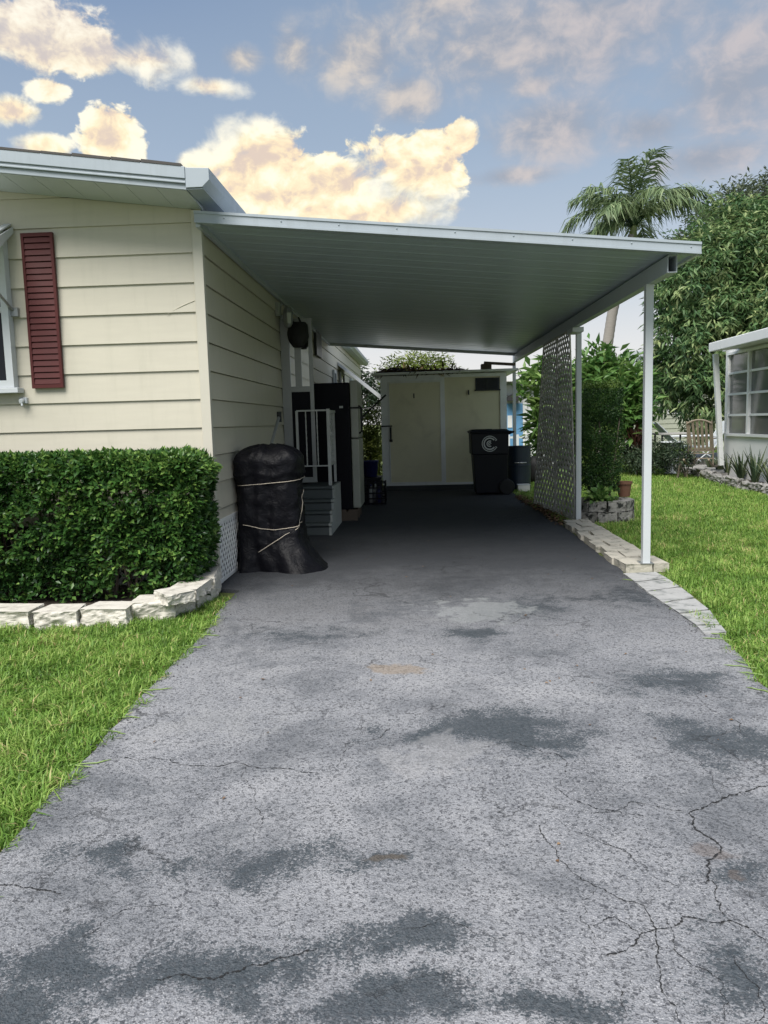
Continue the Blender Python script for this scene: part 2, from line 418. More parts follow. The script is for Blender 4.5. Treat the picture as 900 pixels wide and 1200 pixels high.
gm, nt, b = newmat('lawn soil')
p = nt.gpos()
n1 = nt.noise(p, 1.2, 5, .6); n2 = nt.noise(p, 30, 4, .7)
nt.put(b.inputs['Base Color'], nt.mix(n2, nt.mix(n1, (.075, .12, .022), (.14, .17, .045)), nt.mix(n1, (.10, .15, .03), (.20, .20, .07))))
b.inputs['Roughness'].default_value = .95
nt.put(b.inputs['Normal'], nt.bump(n2, .8, .02))
mb = MB(); mb.add([(-300, -60, -.035), (300, -60, -.035), (300, 500, -.035), (-300, 500, -.035)], [(0, 1, 2, 3)])
props(mb.build('ground', gm, base=1), kind='structure')

am, nt, b = newmat('worn asphalt')
p = nt.gpos()
sep = nt.n.new('ShaderNodeSeparateXYZ'); nt.put(sep.inputs[0], p)
pw = nt.v('ADD', p, nt.v('MULTIPLY', nt.v('SUBTRACT', nt.noise(p, 2.2, 5, color=True), (.5, .5, .5)), (.55, .55, 0)))
nb = nt.noise(p, .75, 8, .66, .4); nm = nt.noise(p, 5.5, 7, .68); nf = nt.noise(p, 70, 3, .75); ng = nt.noise(p, 160, 3, .75)
stone = nt.voro(p, 165, 'F1'); stonec = nt.voro(p, 165, 'F1', out='Color')
sc_ = nt.n.new('ShaderNodeSeparateColor'); nt.put(sc_.inputs[0], stonec)
v2 = nt.voro(p, 95, 'F1', out='Color'); sc2 = nt.n.new('ShaderNodeSeparateColor'); nt.put(sc2.inputs[0], v2)
rnd1, rnd2 = sc_.outputs[0], sc2.outputs[0]
light = nt.m('MULTIPLY_ADD', nm, .34, nt.m('MULTIPLY', nb, .66))
base = nt.ramp(light, [(.32, (.115, .120, .132)), (.47, (.225, .229, .245)), (.62, (.335, .334, .346))])
agg = nt.m('MULTIPLY', nt.ss(stone, .60, .25), nt.ss(rnd1, .35, .95))
base = nt.mix(nt.m('MULTIPLY', agg, .75), base, (.455, .453, .462))
pit = nt.m('MAXIMUM', nt.m('MULTIPLY', nt.ss(rnd2, .76, .90), nt.ss(nf, .44, .56)), nt.ss(nt.m('ADD', nt.m('MULTIPLY', nf, .55), nt.m('MULTIPLY', ng, .45)), .47, .37))
base = nt.mix(nt.m('MULTIPLY', pit, .80), base, (.030, .032, .040))
# dark algae / sealer blotches with their own shapes
blot = None
for (px, py, rx, ry, s) in ((585, 858, 95, 26, 1), (500, 862, 60, 12, .8), (620, 872, 50, 16, 1), (780, 800, 70, 18, .7), (835, 862, 70, 26, .85), (90, 1130, 90, 42, 1), (260, 1125, 130, 34, .95), (300, 1006, 110, 20, .8), (470, 1112, 80, 28, .8), (440, 1185, 120, 26, .9),
                            (130, 1010, 60, 16, .7), (555, 745, 40, 9, .9), (600, 712, 80, 14, .8), (350, 745, 60, 12, .6), (870, 1130, 60, 50, .7), (640, 1195, 90, 20, .7), (448, 1007, 26, 13, .75), (760, 700, 50, 14, .5), (865, 1020, 70, 22, .7), (30, 1185, 80, 30, .9)):
    c0 = G(px, py); a = G(px + rx, py); u = G(px, py - ry); dn = G(px, py + ry)
    hx, hy = abs(a.x - c0.x), abs(u.y - dn.y) / 2
    q = nt.v('MULTIPLY', nt.v('SUBTRACT', pw, (c0.x, c0.y, 0)), (1 / hx, 1 / hy, 0))
    v = nt.m('MULTIPLY', nt.m('SUBTRACT', 1.25, nt.v('LENGTH', q)), s)
    blot = v if blot is None else nt.m('MAXIMUM', blot, v)
fld = nt.m('ADD', blot, nt.m('MULTIPLY', nt.m('SUBTRACT', nt.m('ADD', nt.m('MULTIPLY', nm, .6), nt.m('MULTIPLY', nb, .4)), .5), 4.6))
fld = nt.m('ADD', fld, nt.m('ADD', nt.m('MULTIPLY', nt.m('SUBTRACT', rnd1, .5), .55), nt.m('MULTIPLY', nt.m('SUBTRACT', nf, .5), 1.6)))
bl = nt.ss(fld, .10, .58)
base = nt.mix(nt.m('MULTIPLY', bl, nt.m('MULTIPLY_ADD', rnd2, -.18, .96)), base, (.034, .046, .056))
base = nt.mix(nt.m('MULTIPLY', nt.ss(nt.m('ADD', nt.noise(p, 1.3, 8, .74, .5), nt.m('MULTIPLY', nt.m('SUBTRACT', rnd1, .5), .10)), .50, .62), .55), base, (.075, .083, .095))
# sheltered end: darker, less bleached sealer, with carport shade painted into it
shel_shade = nt.m('ADD', sep.outputs[1], nt.m('MULTIPLY', nt.m('SUBTRACT', nb, .5), 3.0))
shel_shade = nt.m('ADD', shel_shade, nt.m('MULTIPLY', nt.m('SUBTRACT', nm, .5), 1.6))
base = nt.mix(nt.m('MULTIPLY', nt.ss(shel_shade, 4.1, 7.3), .94), base, (.020, .023, .029))
# pale scuffed patch + rusty spot
for (px, py, rx, ry, colr, s) in ((562, 716, 75, 16, (.36, .37, .37), .5), (468, 783, 38, 8, (.27, .20, .13), .55), (525, 885, 80, 26, (.33, .325, .33), .5), (240, 850, 80, 22, (.30, .30, .305), .4), (820, 985, 34, 9, (.13, .10, .085), .5), (862, 1022, 26, 8, (.13, .10, .085), .5), (448, 1008, 20, 8, (.10, .08, .06), .7)):
    c0 = G(px, py); a = G(px + rx, py); u = G(px, py - ry); dn = G(px, py + ry)
    q = nt.v('MULTIPLY', nt.v('SUBTRACT', pw, (c0.x, c0.y, 0)), (1 / abs(a.x - c0.x), 2 / abs(u.y - dn.y), 0))
    v = nt.ss(nt.m('ADD', nt.m('SUBTRACT', 1.0, nt.v('LENGTH', q)), nt.m('MULTIPLY', nt.m('SUBTRACT', nm, .5), 3.2)), 0, .5)
    base = nt.mix(nt.m('MULTIPLY', v, s), base, colr)
# hairline cracks
def hair(scale, wd, w2, thr):
    pc = nt.v('ADD', p, nt.v('MULTIPLY', nt.v('SUBTRACT', nt.noise(p, 5, 6, .7, color=True), (.5, .5, .5)), (.30, .30, 0)))
    e = nt.voro(pc, scale, 'DISTANCE_TO_EDGE')
    return nt.m('MULTIPLY', nt.ss(e, wd, w2), nt.ss(nt.noise(p, 1.1, 3), thr, thr + .08))
ck = nt.m('MULTIPLY', hair(3.4, .020, .004, .53), .75)
base = nt.mix(nt.m('MULTIPLY', ck, .75), base, (.016, .017, .02))
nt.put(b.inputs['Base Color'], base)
nt.put(b.inputs['Roughness'], nt.m('MULTIPLY_ADD', nm, -.15, .90))
hgt = nt.m('SUBTRACT', nt.m('ADD', nt.m('MULTIPLY', stone, -.5), nt.m('ADD', nf, nt.m('MULTIPLY', pit, -.5))), nt.m('MULTIPLY', ck, 1.2))
nt.put(b.inputs['Normal'], nt.bump(hgt, .8, .008))
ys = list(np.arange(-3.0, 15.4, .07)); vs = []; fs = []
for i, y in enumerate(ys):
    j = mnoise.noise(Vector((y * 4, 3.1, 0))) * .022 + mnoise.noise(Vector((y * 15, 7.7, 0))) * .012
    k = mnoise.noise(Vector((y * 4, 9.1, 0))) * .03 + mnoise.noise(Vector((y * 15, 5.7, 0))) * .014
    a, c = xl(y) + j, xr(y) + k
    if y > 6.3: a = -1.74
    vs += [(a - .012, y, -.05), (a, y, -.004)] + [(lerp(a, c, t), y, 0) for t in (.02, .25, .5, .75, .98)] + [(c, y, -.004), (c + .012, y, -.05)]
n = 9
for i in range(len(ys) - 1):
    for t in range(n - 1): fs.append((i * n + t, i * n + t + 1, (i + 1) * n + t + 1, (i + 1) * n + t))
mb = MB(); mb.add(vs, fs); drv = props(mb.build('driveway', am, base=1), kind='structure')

# individual open cracks, thin dark slivers lying in the surface
crk = mat('crack filled with grit', (.014, .014, .015), .95, .3)
def jag(pts, depth=4, amp=.09):
    pts = [Vector(p) for p in pts]
    for _ in range(depth):
        q = [pts[0]]
        for a, c in zip(pts, pts[1:]):
            d = c - a; n_ = Vector((-d.y, d.x, 0)); q += [(a + c) / 2 + n_ * rd.uniform(-amp, amp), c]
        pts = q; 
    return pts
mb = MB()
for pl, wd in (([(905, 921), (850, 935), (808, 952), (812, 966), (846, 995), (828, 1015), (826, 1037)], .011), ([(700, 1120), (752, 1094), (800, 1075), (858, 1080), (905, 1106)], .008),
               ([(-10, 1040), (40, 1042), (76, 1049)], .008), ([(128, 886), (200, 890), (280, 894), (382, 906)], .007), ([(180, 1150), (250, 1149), (312, 1130), (372, 1112)], .009),
               ([(648, 922), (700, 948), (762, 960)], .006), ([(382, 906), (404, 872), (470, 850)], .005), ([(640, 960), (652, 1000), (700, 1040), (755, 1062), (770, 1130), (800, 1200)], .006),
               ([(808, 952), (740, 940), (690, 955)], .005), ([(655, 960), (705, 985), (748, 1010)], .004), ([(752, 1094), (720, 1075), (690, 1085)], .006), ([(560, 880), (600, 870), (655, 885), (660, 925)], .005),
               ([(280, 894), (300, 930), (296, 990)], .003), ([(858, 1080), (840, 1040), (828, 1030)], .006), ([(860, 1120), (890, 1160), (880, 1200)], .005), ([(720, 1150), (745, 1200)], .004),
               ([(500, 760), (560, 778), (640, 770), (700, 790)], .004), ([(640, 770), (668, 735)], .003), ([(700, 790), (760, 790), (830, 815)], .005), ([(300, 800), (380, 812), (440, 800)], .003),
               ([(690, 985), (735, 1000), (770, 1030), (800, 1040)], .004), ([(780, 1075), (790, 1110), (845, 1150), (850, 1200)], .004), ([(700, 1040), (680, 1080), (705, 1118)], .003), ([(560, 985), (610, 1000), (652, 1000)], .003), ([(800, 880), (830, 905), (850, 935)], .003), ([(90, 1100), (130, 1075), (200, 1060)], .004), ([(460, 1090), (520, 1075), (600, 1100)], .003), ([(880, 870), (830, 830), (800, 790)], .004)):
    pts = jag([G(*q) for q in pl], 5, .17); k = len(pts); L = []
    for i, q in enumerate(pts):
        d = (pts[min(i + 1, k - 1)] - pts[max(i - 1, 0)]).normalized(); s_ = Vector((-d.y, d.x, 0))
        w_ = wd * .8 * (.08 + rd.random() ** 1.6) * min(1, (min(i, k - 1 - i) + 1) / 8) * .5
        L += [q + s_ * w_ + Vector((0, 0, .0025)), q - s_ * w_ + Vector((0, 0, .0025))]
    mb.add(L, [(2 * i, 2 * i + 1, 2 * i + 3, 2 * i + 2) for i in range(k - 1)])
o = mb.build('driveway_crack', crk, drv); o['kind'] = 'structure'

# bed under the hedge, patio
mb = MB(); mb.box(-6, -1.78, 5.45, 6.39, -.06, .03)
props(mb.build('garden_bed', M['soil'], base=1), kind='structure')
BORD = [G(px, py, -.02) for px, py in ((1010, 612), (905, 583), (884, 577), (864, 573), (846, 568), (830, 563.5), (816, 559.5), (803, 556.5), (791, 553.5), (780, 551), (770, 548.5), (760, 546.5))]
def bord_x(y): return edge_x(BORD, y)
def sheet(name, y0, y1, x1, z, m):
    ys_ = np.linspace(y0, y1, 24); vs = []
    for y in ys_: vs += [(bord_x(y) + .12, y, -.06), (bord_x(y) + .12, y, z), (x1, y, z)]
    mb = MB(); mb.add(vs, [(i * 3 + t, i * 3 + t + 1, i * 3 + t + 4, i * 3 + t + 3) for i in range(23) for t in (0, 1)])
    mb.add([vs[0], vs[1], vs[2], (x1, y0, -.06)], [(0, 1, 2, 3)])
    props(mb.build(name, m, base=1), kind='structure')
sheet('patio', 16.3, 25, 13, .12, M['patio'])
sheet('planting_bed', 8, 16.29, 6.9, .05, M['soil'])

# ------------------------------------------------------------------ grass
def grass_field(tests, dens, blade, n_try, box):
    x0, x1, y0, y1 = box
    n = int(dens * (x1 - x0) * (y1 - y0))
    x = rng.uniform(x0, x1, n); y = rng.uniform(y0, y1, n)
    ok = tests(x, y); x, y = x[ok], y[ok]
    return x, y, np.full(len(x), blade)
LEy = np.array([e.y for e in LE]); LEx = np.array([e.x for e in LE]); REy = np.array([e.y for e in RE]); REx = np.array([e.x for e in RE])
def Lok(x, y): return (x < np.interp(y, LEy, LEx) + .02 + .045 * np.sin(y * 23) * np.sin(y * 7.3)) & ((y < 5.44) | ((x > -1.70) & (y < 5.95)))
def strip_in(x, y):   # under pavers and slabs
    e = np.interp(y, REy, REx)
    return (y > 5.2) & (y < 10.2) & (x < e + np.where(y > 6.6, .40, .24) + .05 * np.sin(y * 9))
def Rok(x, y):
    e = np.interp(y, REy, REx)
    return (x > e - .015 - .04 * np.sin(y * 19) * np.sin(y * 6.1)) & ~strip_in(x, y) & ~((x > np.interp(y, [b_.y for b_ in BORD], [b_.x for b_ in BORD]) + .03) & (y > 7.8) & (y < 25)) & ~(((x - 2.45) ** 2 + (y - 10.45) ** 2) < .5 ** 2)
xs = []; 
for (t, d, bl, bx) in ((Lok, 10500, .046, (-2.6, -1.0, 1.6, 3.6)), (Lok, 9500, .047, (-3.6, -1.2, 3.6, 5.95)), (Rok, 8000, .044, (1.6, 3.4, 2.6, 6.0)), (Rok, 6000, .045, (1.7, 4.4, 6.0, 9.0)),
                       (Rok, 3200, .048, (1.7, 6.2, 9.0, 14.0)), (Rok, 1300, .055, (1.5, 6.2, 14.0, 22.0)), (Rok, 250, .08, (1.2, 12, 22.0, 32.0)), (Lok, 900, .06, (-6.5, -4.6, 0.0, 5.45)), (Lok, 3000, .05, (-4.6, -2.6, 0.3, 3.6)), (Lok, 3000, .05, (-4.6, -3.6, 3.6, 5.45)), (Lok, 4000, .048, (-2.6, -.9, 0.2, 1.6)), (Rok, 3500, .047, (1.0, 3.4, 0.2, 2.6)), (Rok, 1800, .055, (3.4, 6.0, 0.5, 6.0)), (Rok, 1600, .055, (4.4, 6.0, 6.0, 9.0))):
    xs.append(grass_field(t, d, bl, 0, bx))
gx = np.concatenate([a[0] for a in xs]); gy = np.concatenate([a[1] for a in xs]); gl = np.concatenate([a[2] for a in xs])
n = len(gx)
clump = np.array([mnoise.noise(Vector((a * 3.1, b_ * 3.1, 0))) for a, b_ in zip(gx, gy)])
fine = np.array([mnoise.noise(Vector((a * 11, b_ * 11, 5))) for a, b_ in zip(gx, gy)])
hgt = gl * np.clip(rng.normal(1, .3, n), .4, 2) * (1 + .5 * clump + .4 * fine)
ang = rng.uniform(0, 2 * np.pi, n); lean = np.abs(rng.normal(.75, .35, n))
hd = np.stack([np.cos(ang), np.sin(ang), np.zeros(n)], 1); sd = np.stack([-np.sin(ang), np.cos(ang), np.zeros(n)], 1)
wd = (gl * .115 * rng.uniform(.7, 1.3, n))[:, None]
P = np.stack([gx, gy, np.full(n, -.03)], 1); up = np.array([0, 0, 1.0])
m1 = P + hd * (hgt * lean * .35)[:, None] + up * (hgt * .62)[:, None]
tip = P + hd * (hgt * lean * 1.05)[:, None] + up * (hgt * np.clip(1.05 - .3 * lean, .35, 1))[:, None]
V = np.stack([P - sd * wd / 2, P + sd * wd / 2, m1 + sd * wd / 2, m1 - sd * wd / 2, tip + sd * wd * .12, tip - sd * wd * .12], 1).reshape(-1, 3)
i = np.arange(n)[:, None] * 6
F = np.stack([np.hstack([i, i + 1, i + 2, i + 3]), np.hstack([i + 3, i + 2, i + 4, i + 5])], 1).reshape(-1, 4)
rv = np.clip(.44 + .22 * rng.normal(size=n) + .32 * clump + .15 * fine, 0, .93); rv[rng.random(n) < .02 + .06 * (fine > .3)] = 1
props(np_mesh('grass', V, F, M['grass'], np.repeat(rv, 6)), 'short bright green lawn of broad grass blades beside the driveway', 'grass', kind='stuff')
# runners creeping over the driveway edges and crumbs of asphalt along them
mbr = MB()
for k in range(26):
    y = rd.uniform(2.4, 5.6) if k % 2 else rd.uniform(3.4, 6.4)
    x = xl(y) if k % 2 else xr(y); s_ = 1 if k % 2 else -1; q = Vector((x - s_ * .03, y, .004)); pts_ = [q.copy()]; a_ = rd.uniform(-.9, .9)
    for i_ in range(rd.randint(3, 6)):
        q = q + Vector((s_ * .028 * math.cos(a_), .028 * math.sin(a_), .002 * (-1) ** i_)); a_ += rd.uniform(-.3, .3); pts_.append(q.copy())
    mbr.tube(pts_, [.003] * (len(pts_) - 1) + [.0008], 4)
rm = mat('grass runner', (.16, .24, .06), .6, .3); props(mbr.build('grass_runners', rm), 'short grass runners creeping over the driveway edges', 'grass', kind='stuff')
mbr = MB()
for k in range(260):
    if k % 3: y = rd.uniform(4.6, 7.0); x = xr(y) + rd.uniform(-.16, .05)
    else: y = rd.uniform(2.5, 5.8); x = xl(y) + rd.uniform(-.03, .12)
    r = rd.uniform(.002, .007); mbr.add([(x + r * math.cos(t) * rd.uniform(.7, 1.3), y + r * math.sin(t) * rd.uniform(.7, 1.3), .0) for t in (0, 1.3, 2.6, 3.9, 5.2)] + [(x, y, r * 1.1)], [(0, 1, 5), (1, 2, 5), (2, 3, 5), (3, 4, 5), (4, 0, 5)])
props(mbr.build('gravel', mat('asphalt crumb', (.045, .045, .05), .9, .5, 30)), 'dark asphalt crumbs scattered along the driveway edges', 'gravel', kind='stuff')
# ------------------------------------------------------------------ mobile home
HX, HY = -1.75, 6.4                       # near corner
EXP = .236
z_corner = W(231, 246, HY).z
slope = .128
XR, XLft = -5.0, -8.25                    # ridge, far eave
def ztop(x): return z_corner + (HX - x) * slope if x > XR else z_corner + (HX - XR) * slope - (XR - x) * slope
HB = 24.0
home = thing('mobile_home', 'cream clapboard mobile home with maroon shutter beside the driveway', 'house', (-5, HY, 0))
SK = .55
def lap_rows(zmax):
    z = 1.35 - 4 * EXP + .014; out = []
    z0 = SK
    zs = [1.35 + k * EXP for k in range(-3, 14)]
    zs = [SK] + [q for q in zs if q > SK + .05]
    for a, c in zip(zs, zs[1:]):
        if a < zmax: out.append((a, min(c, zmax)))
    return out
# front wall: lapped boards, each leaning out at its lower edge, tops cut by the roof slope
mb = MB(); LAP = .016
xsd = [HX - .05 - i * .25 for i in range(27)]
xsd = [x for x in xsd if x > XLft + .4]
for a, c in lap_rows(z_corner + .6):
    for x1, x0 in zip(xsd, xsd[1:]):
        t1, t0 = ztop(x1), ztop(x0)
        if max(t0, t1) <= a: continue
        b1, b0 = min(c, max(t1, a)), min(c, max(t0, a))
        q = lambda zz: HY - LAP * (1 - (zz - a) / EXP)
        mb.add([(x0, HY - LAP, a), (x1, HY - LAP, a), (x1, q(b1), b1), (x0, q(b0), b0)], [(0, 1, 2, 3)])
        mb.add([(x0, HY - LAP, a), (x1, HY - LAP, a), (x1, HY + .004, a + .001), (x0, HY + .004, a + .001)], [(0, 1, 2, 3)])
mb.add([(XLft + .4, HY + .02, 0), (HX - .03, HY + .02, 0), (HX - .03, HY + .02, ztop(HX)), (XR, HY + .02, ztop(XR)), (XLft + .4, HY + .02, ztop(XLft + .4))], [(0, 1, 2, 3, 4)])
mb.build('front_wall', M['siding'], home)
mb = MB(); mb.box(HX - .019, HX - .010, HY + .05, HB, .0, SK - .01); mb.box(XLft + .4, HX - .06, HY + .010, HY + .019, .0, SK - .01); mb.build('crawlspace_shade', M['dark'], home)  # dark sheets behind the skirting, underfloor shade put into their colour
# side wall facing the driveway
DY0, DY1 = 9.98, 10.9                     # doorway
mb = MB(); zs_top = z_corner + .02
segs = [HY + .05] + list(np.arange(7.2, HB, .8)) + [HB]
for a, c in lap_rows(zs_top):
    for y0, y1 in zip(segs, segs[1:]):
        mb.add([(HX + LAP, y0, a), (HX + LAP, y1, a), (HX + LAP * (1 - (c - a) / EXP), y1, c - .008), (HX + LAP * (1 - (c - a) / EXP), y0, c - .008)], [(0, 1, 2, 3)])
        mb.add([(HX + LAP, y0, a), (HX + LAP, y1, a), (HX - .018, y1, a + .001), (HX - .018, y0, a + .001)], [(0, 1, 2, 3)])
mb.add([(HX - .02, HY + .03, 0), (HX - .02, HB, 0), (HX - .02, HB, zs_top), (HX - .02, HY + .03, zs_top)], [(0, 1, 2, 3)])
mb.build('side_wall', M['siding'], home)
mb = MB(); mb.box(XLft + .4, HX - .02, HB, HB + .05, 0, z_corner); mb.box(XLft + .38, XLft + .42, HY + .03, HB, 0, z_corner)
mb.build('rear_wall', M['siding'], home)
mb = MB(); mb.box(HX - .052, HX + .026, HY - .026, HY + .052, .1, z_corner - .002); mb.box(HX - .045, HX + .032, HY - .032, HY - .026, .1, z_corner - .004)
mb.build('corner_trim', M['trim'], home, bevel=.004)
# skirting lattice
def lattice(P0, U, Vv, w, h, pitch, sw, th, nv, mb, frame=0):
    """diagonal slats over the rectangle P0 + u*U + v*Vv; nv is the outward normal"""
    P0, U, Vv, nv = Vector(P0), Vector(U), Vector(Vv), Vector(nv)
    for s in (1, -1):
        k = -h if s > 0 else 0.0
        kmax = w if s > 0 else w + h
        off = nv * (th * (.5 if s > 0 else -.5))
        while k < kmax:
            # line u = k + s*v
            v0, v1 = 0.0, h
            if s > 0: v0 = max(0, -k); v1 = min(h, w - k)
            else: v0 = max(0, k - w); v1 = min(h, k)
            if v1 - v0 > sw:
                a = P0 + U * (k + s * v0) + Vv * v0 + off; c = P0 + U * (k + s * v1) + Vv * v1 + off
                mb.bar(a, c, sw, th, up=nv)
            k += pitch
    if frame:
        for a, c in (((0, 0), (w, 0)), ((0, h), (w, h))): mb.bar(P0 + U * a[0] + Vv * a[1], P0 + U * c[0] + Vv * c[1], frame, th * 3, up=nv)
        for a, c in (((frame / 2, 0), (frame / 2, h)), ((w - frame / 2, 0), (w - frame / 2, h))): mb.bar(P0 + U * a[0] + Vv * a[1], P0 + U * c[0] + Vv * c[1], frame, th * 3, up=nv)
mb = MB(); lattice((HX + .012, HY + .03, .02), (0, 1, 0), (0, 0, 1), 3.0, SK - .03, .088, .028, .005, (1, 0, 0), mb, .03)
lattice((HX - 1.5, HY - .03, .02), (1, 0, 0), (0, 0, 1), 1.5, SK - .03, .088, .028, .005, (0, -1, 0), mb, .03)
mb.build('skirting', M['whitepvc'], home)
# roof, rake boards, soffit, eave
YF = 5.92
TH = .05
mb = MB()
def roofz(x): return ztop(x) + .185
mb.add([(XLft - .1, YF, roofz(XLft - .1)), (XR, YF, roofz(XR)), (HX + .20, YF, roofz(HX + .20)), (HX + .2, HB + .3, roofz(HX + .2)), (XR, HB + .3, roofz(XR)), (XLft - .1, HB + .3, roofz(XLft - .1))], [(0, 1, 4, 5), (1, 2, 3, 4)])
x = HX + .03
while x > -5:                              # ragged shingle butts along the rake
    w_ = rd.uniform(.22, .34); h_ = rd.uniform(.010, .020)
    mb.add([(x - w_ + .006, YF - .022, roofz(x - w_) + .002), (x, YF - .022, roofz(x) + .001), (x, YF - .022, roofz(x) + .010 + h_ * .5), (x - w_ + .006, YF - .022, roofz(x - w_) + .006 + h_),
            (x - w_ + .006, YF + .4, roofz(x - w_) + .002), (x, YF + .4, roofz(x) + .001), (x, YF + .4, roofz(x) + .010 + h_ * .5), (x - w_ + .006, YF + .4, roofz(x - w_) + .006 + h_)], MB.BF)
    x -= w_
roof = mb.build('roof', M['shingle'], home)
mb = MB()
xa, xb = -5.0, HX + .055
def rake(y0, y1, d0, d1):
    mb.hexa([(xa, y0, roofz(xa) - d1), (xb, y0, roofz(xb) - d1), (xb, y1, roofz(xb) - d1), (xa, y1, roofz(xa) - d1)],
            [(xa, y0, roofz(xa) - d0), (xb, y0, roofz(xb) - d0), (xb, y1, roofz(xb) - d0), (xa, y1, roofz(xa) - d0)])
rake(YF - .018, YF + .01, -.002, .085)
rake(YF - .006, YF + .01, .0855, .102)
rake(YF - .013, YF + .01, .1025, .118)
rake(YF + .006, YF + .03, .1185, .160)
mb.build('rake_board', M['fascia'], home, bevel=.003)
mb = MB()
y1 = HY - .018; zf = lambda x: roofz(x) - .160; zw = lambda x: ztop(x) - .002
for k in range(14):
    u0, u1 = lerp(xa, xb, k / 14), lerp(xa, xb, (k + 1) / 14) - .004
    mb.hexa([(u0, YF + .03, zf(u0)), (u1, YF + .03, zf(u1)), (u1, y1, zw(u1)), (u0, y1, zw(u0))], [(u0, YF + .03, zf(u0) + .02), (u1, YF + .03, zf(u1) + .02), (u1, y1, zw(u1) + .02), (u0, y1, zw(u0) + .02)])
mb.build('soffit', M['soffit'], home)
# boxed eave along the driveway side: end cap, sloping fascia, gutter lip
mb = MB(); e0, e1 = HX + .056, HX + .235
zt = roofz(e0) - .004; zb0 = zt - .145
poly = [(e0, zb0), (e0 + .115, zb0 - .0), (e1, zt - .012), (e0, zt)]
mb.prism([(e0, zb0), (e1 - .055, zb0), (e1, zb0 + .05), (e1, zt - .01), (e0, zt)], lambda u, v, w: (u, w, v), YF - .012, HB + .3)
mb.prism([(e0 + .004, zb0 - .012), (e1 - .05, zb0 - .012), (e1 - .05, zb0 - .002), (e0 + .004, zb0 - .002)], lambda u, v, w: (u, w, v), YF + .0, HB)
mb.build('eave_fascia', M['fascia'], home, bevel=.003)
mb = MB(); mb.box(HX - .01, e0, YF + .10, HB, zb0 - .004, zb0 + .01)
mb.build('eave_soffit', M['soffit'], home)

# window at the left with its awning
wx1 = W(17, 380, HY).x; wz0 = W(10, 455, HY).z; wz1 = W(20, 272, HY).z; wx0 = wx1 - 1.1
def window(parent, name, x0, x1, z0, z1, y, fm, gm_, fw=.05, mull=(), rails=(), d=.05):
    """window in a wall facing -y"""
    mb = MB(); mb.box(x0, x0 + fw, y - d, y, z0, z1); mb.box(x1 - fw, x1, y - d, y, z0, z1); mb.box(x0 + fw, x1 - fw, y - d, y, z1 - fw, z1); mb.box(x0 + fw, x1 - fw, y - d, y, z0, z0 + fw)
    for u in mull: mb.box(u - fw * .35, u + fw * .35, y - d + .008, y, z0 + fw, z1 - fw)
    for v in rails: mb.box(x0 + fw, x1 - fw, y - d + .004, y, v - fw * .35, v + fw * .35)
    o = mb.build(name, fm, parent)
    mb = MB(); mb.box(x0 + fw * .9, x1 - fw * .9, y - d * .35, y - .004, z0 + fw * .9, z1 - fw * .9); mb.build('pane', gm_, o)
    return o
wn = window(home, 'window', wx0, wx1, wz0, wz1, HY - .012, M['white'], M['glassdark'], .06, rails=(W(20, 364, HY).z,), d=.075)
mb = MB(); mb.box(wx0 - .05, wx1 + .045, HY - .12, HY - .016, wz0 - .045, wz0 - .003); mb.build('sill', M['white'], wn, bevel=.004)
mb = MB(); ax1 = wx1 + .06; zt = wz1 + .05
na = 12
for k in range(na):
    u0 = ax1 - (k + 1) * .12; u1 = ax1 - k * .12 - .012
    for (a, c, h_) in ((u0, u0 + .05, .0), (u0 + .05, u1, .014)):
        mb.hexa([(a, HY - .02, zt - .012 + h_), (c, HY - .02, zt - .012 + h_), (c, HY - .62, zt - .33 + h_), (a, HY - .62, zt - .33 + h_)], [(a, HY - .02, zt + h_), (c, HY - .02, zt + h_), (c, HY - .62, zt - .318 + h_), (a, HY - .62, zt - .318 + h_)])
mb.prism([(HY - .02, zt - .013), (HY - .02, zt - .06), (HY - .35, zt - .30), (HY - .62, zt - .40), (HY - .62, zt - .335)], lambda u, v, w: (w, u, v), ax1 - .006, ax1 + .004)
aw = mb.build('awning', M['white'], home)
mb = MB(); mb.tube([(wx1 + .02, HY - .03, W(15, 366, HY).z), (wx1 - .02, HY - .58, zt - .36)], .011, 8); mb.box(wx1 - .01, wx1 + .06, HY - .05, HY - .017, W(15, 366, HY).z - .04, W(15, 366, HY).z + .03); mb.build('strut', M['steel'], aw)
# shutter
a, c = W(27, 275, HY), W(64, 274, HY); bz = W(58, 455, HY).z
sx0, sx1, sz0, sz1 = a.x, c.x, bz, a.z
mb = MB(); yy = HY - .02
mb.box(sx0, sx0 + .022, yy - .03, yy, sz0, sz1); mb.box(sx1 - .022, sx1, yy - .03, yy, sz0, sz1)
mb.box(sx0 + .022, sx1 - .022, yy - .03, yy, sz1 - .03, sz1); mb.box(sx0 + .022, sx1 - .022, yy - .03, yy, sz0, sz0 + .03)
mb.box(sx0 + .022, sx1 - .022, yy - .008, yy - .001, sz0 + .03, sz1 - .03)
nl = 24; hh = (sz1 - sz0 - .06) / nl
for k in range(nl):
    z = sz0 + .03 + k * hh
    mb.hexa([(sx0 + .0225, yy - .027, z + .004), (sx1 - .0225, yy - .027, z + .004), (sx1 - .0225, yy - .009, z + .003), (sx0 + .0225, yy - .009, z + .003)],
            [(sx0 + .0225, yy - .019, z + hh - .006), (sx1 - .0225, yy - .019, z + hh - .006), (sx1 - .0225, yy - .009, z + hh - .002), (sx0 + .0225, yy - .009, z + hh - .002)])
mb.build('shutter', M['maroon'], home)
q = W(28, 469, HY - .03); mb = MB(); mb.box(q.x - .035, q.x + .03, HY - .045, HY - .012, q.z - .028, q.z + .022); mb.tube([(q.x, HY - .045, q.z), (q.x, HY - .085, q.z - .01)], .018, 10); mb.tube([(q.x, HY - .07, q.z - .01), (q.x + .005, HY - .075, q.z - .05)], .009, 8)
mb.build('outlet', M['white'], home, bevel=.004)
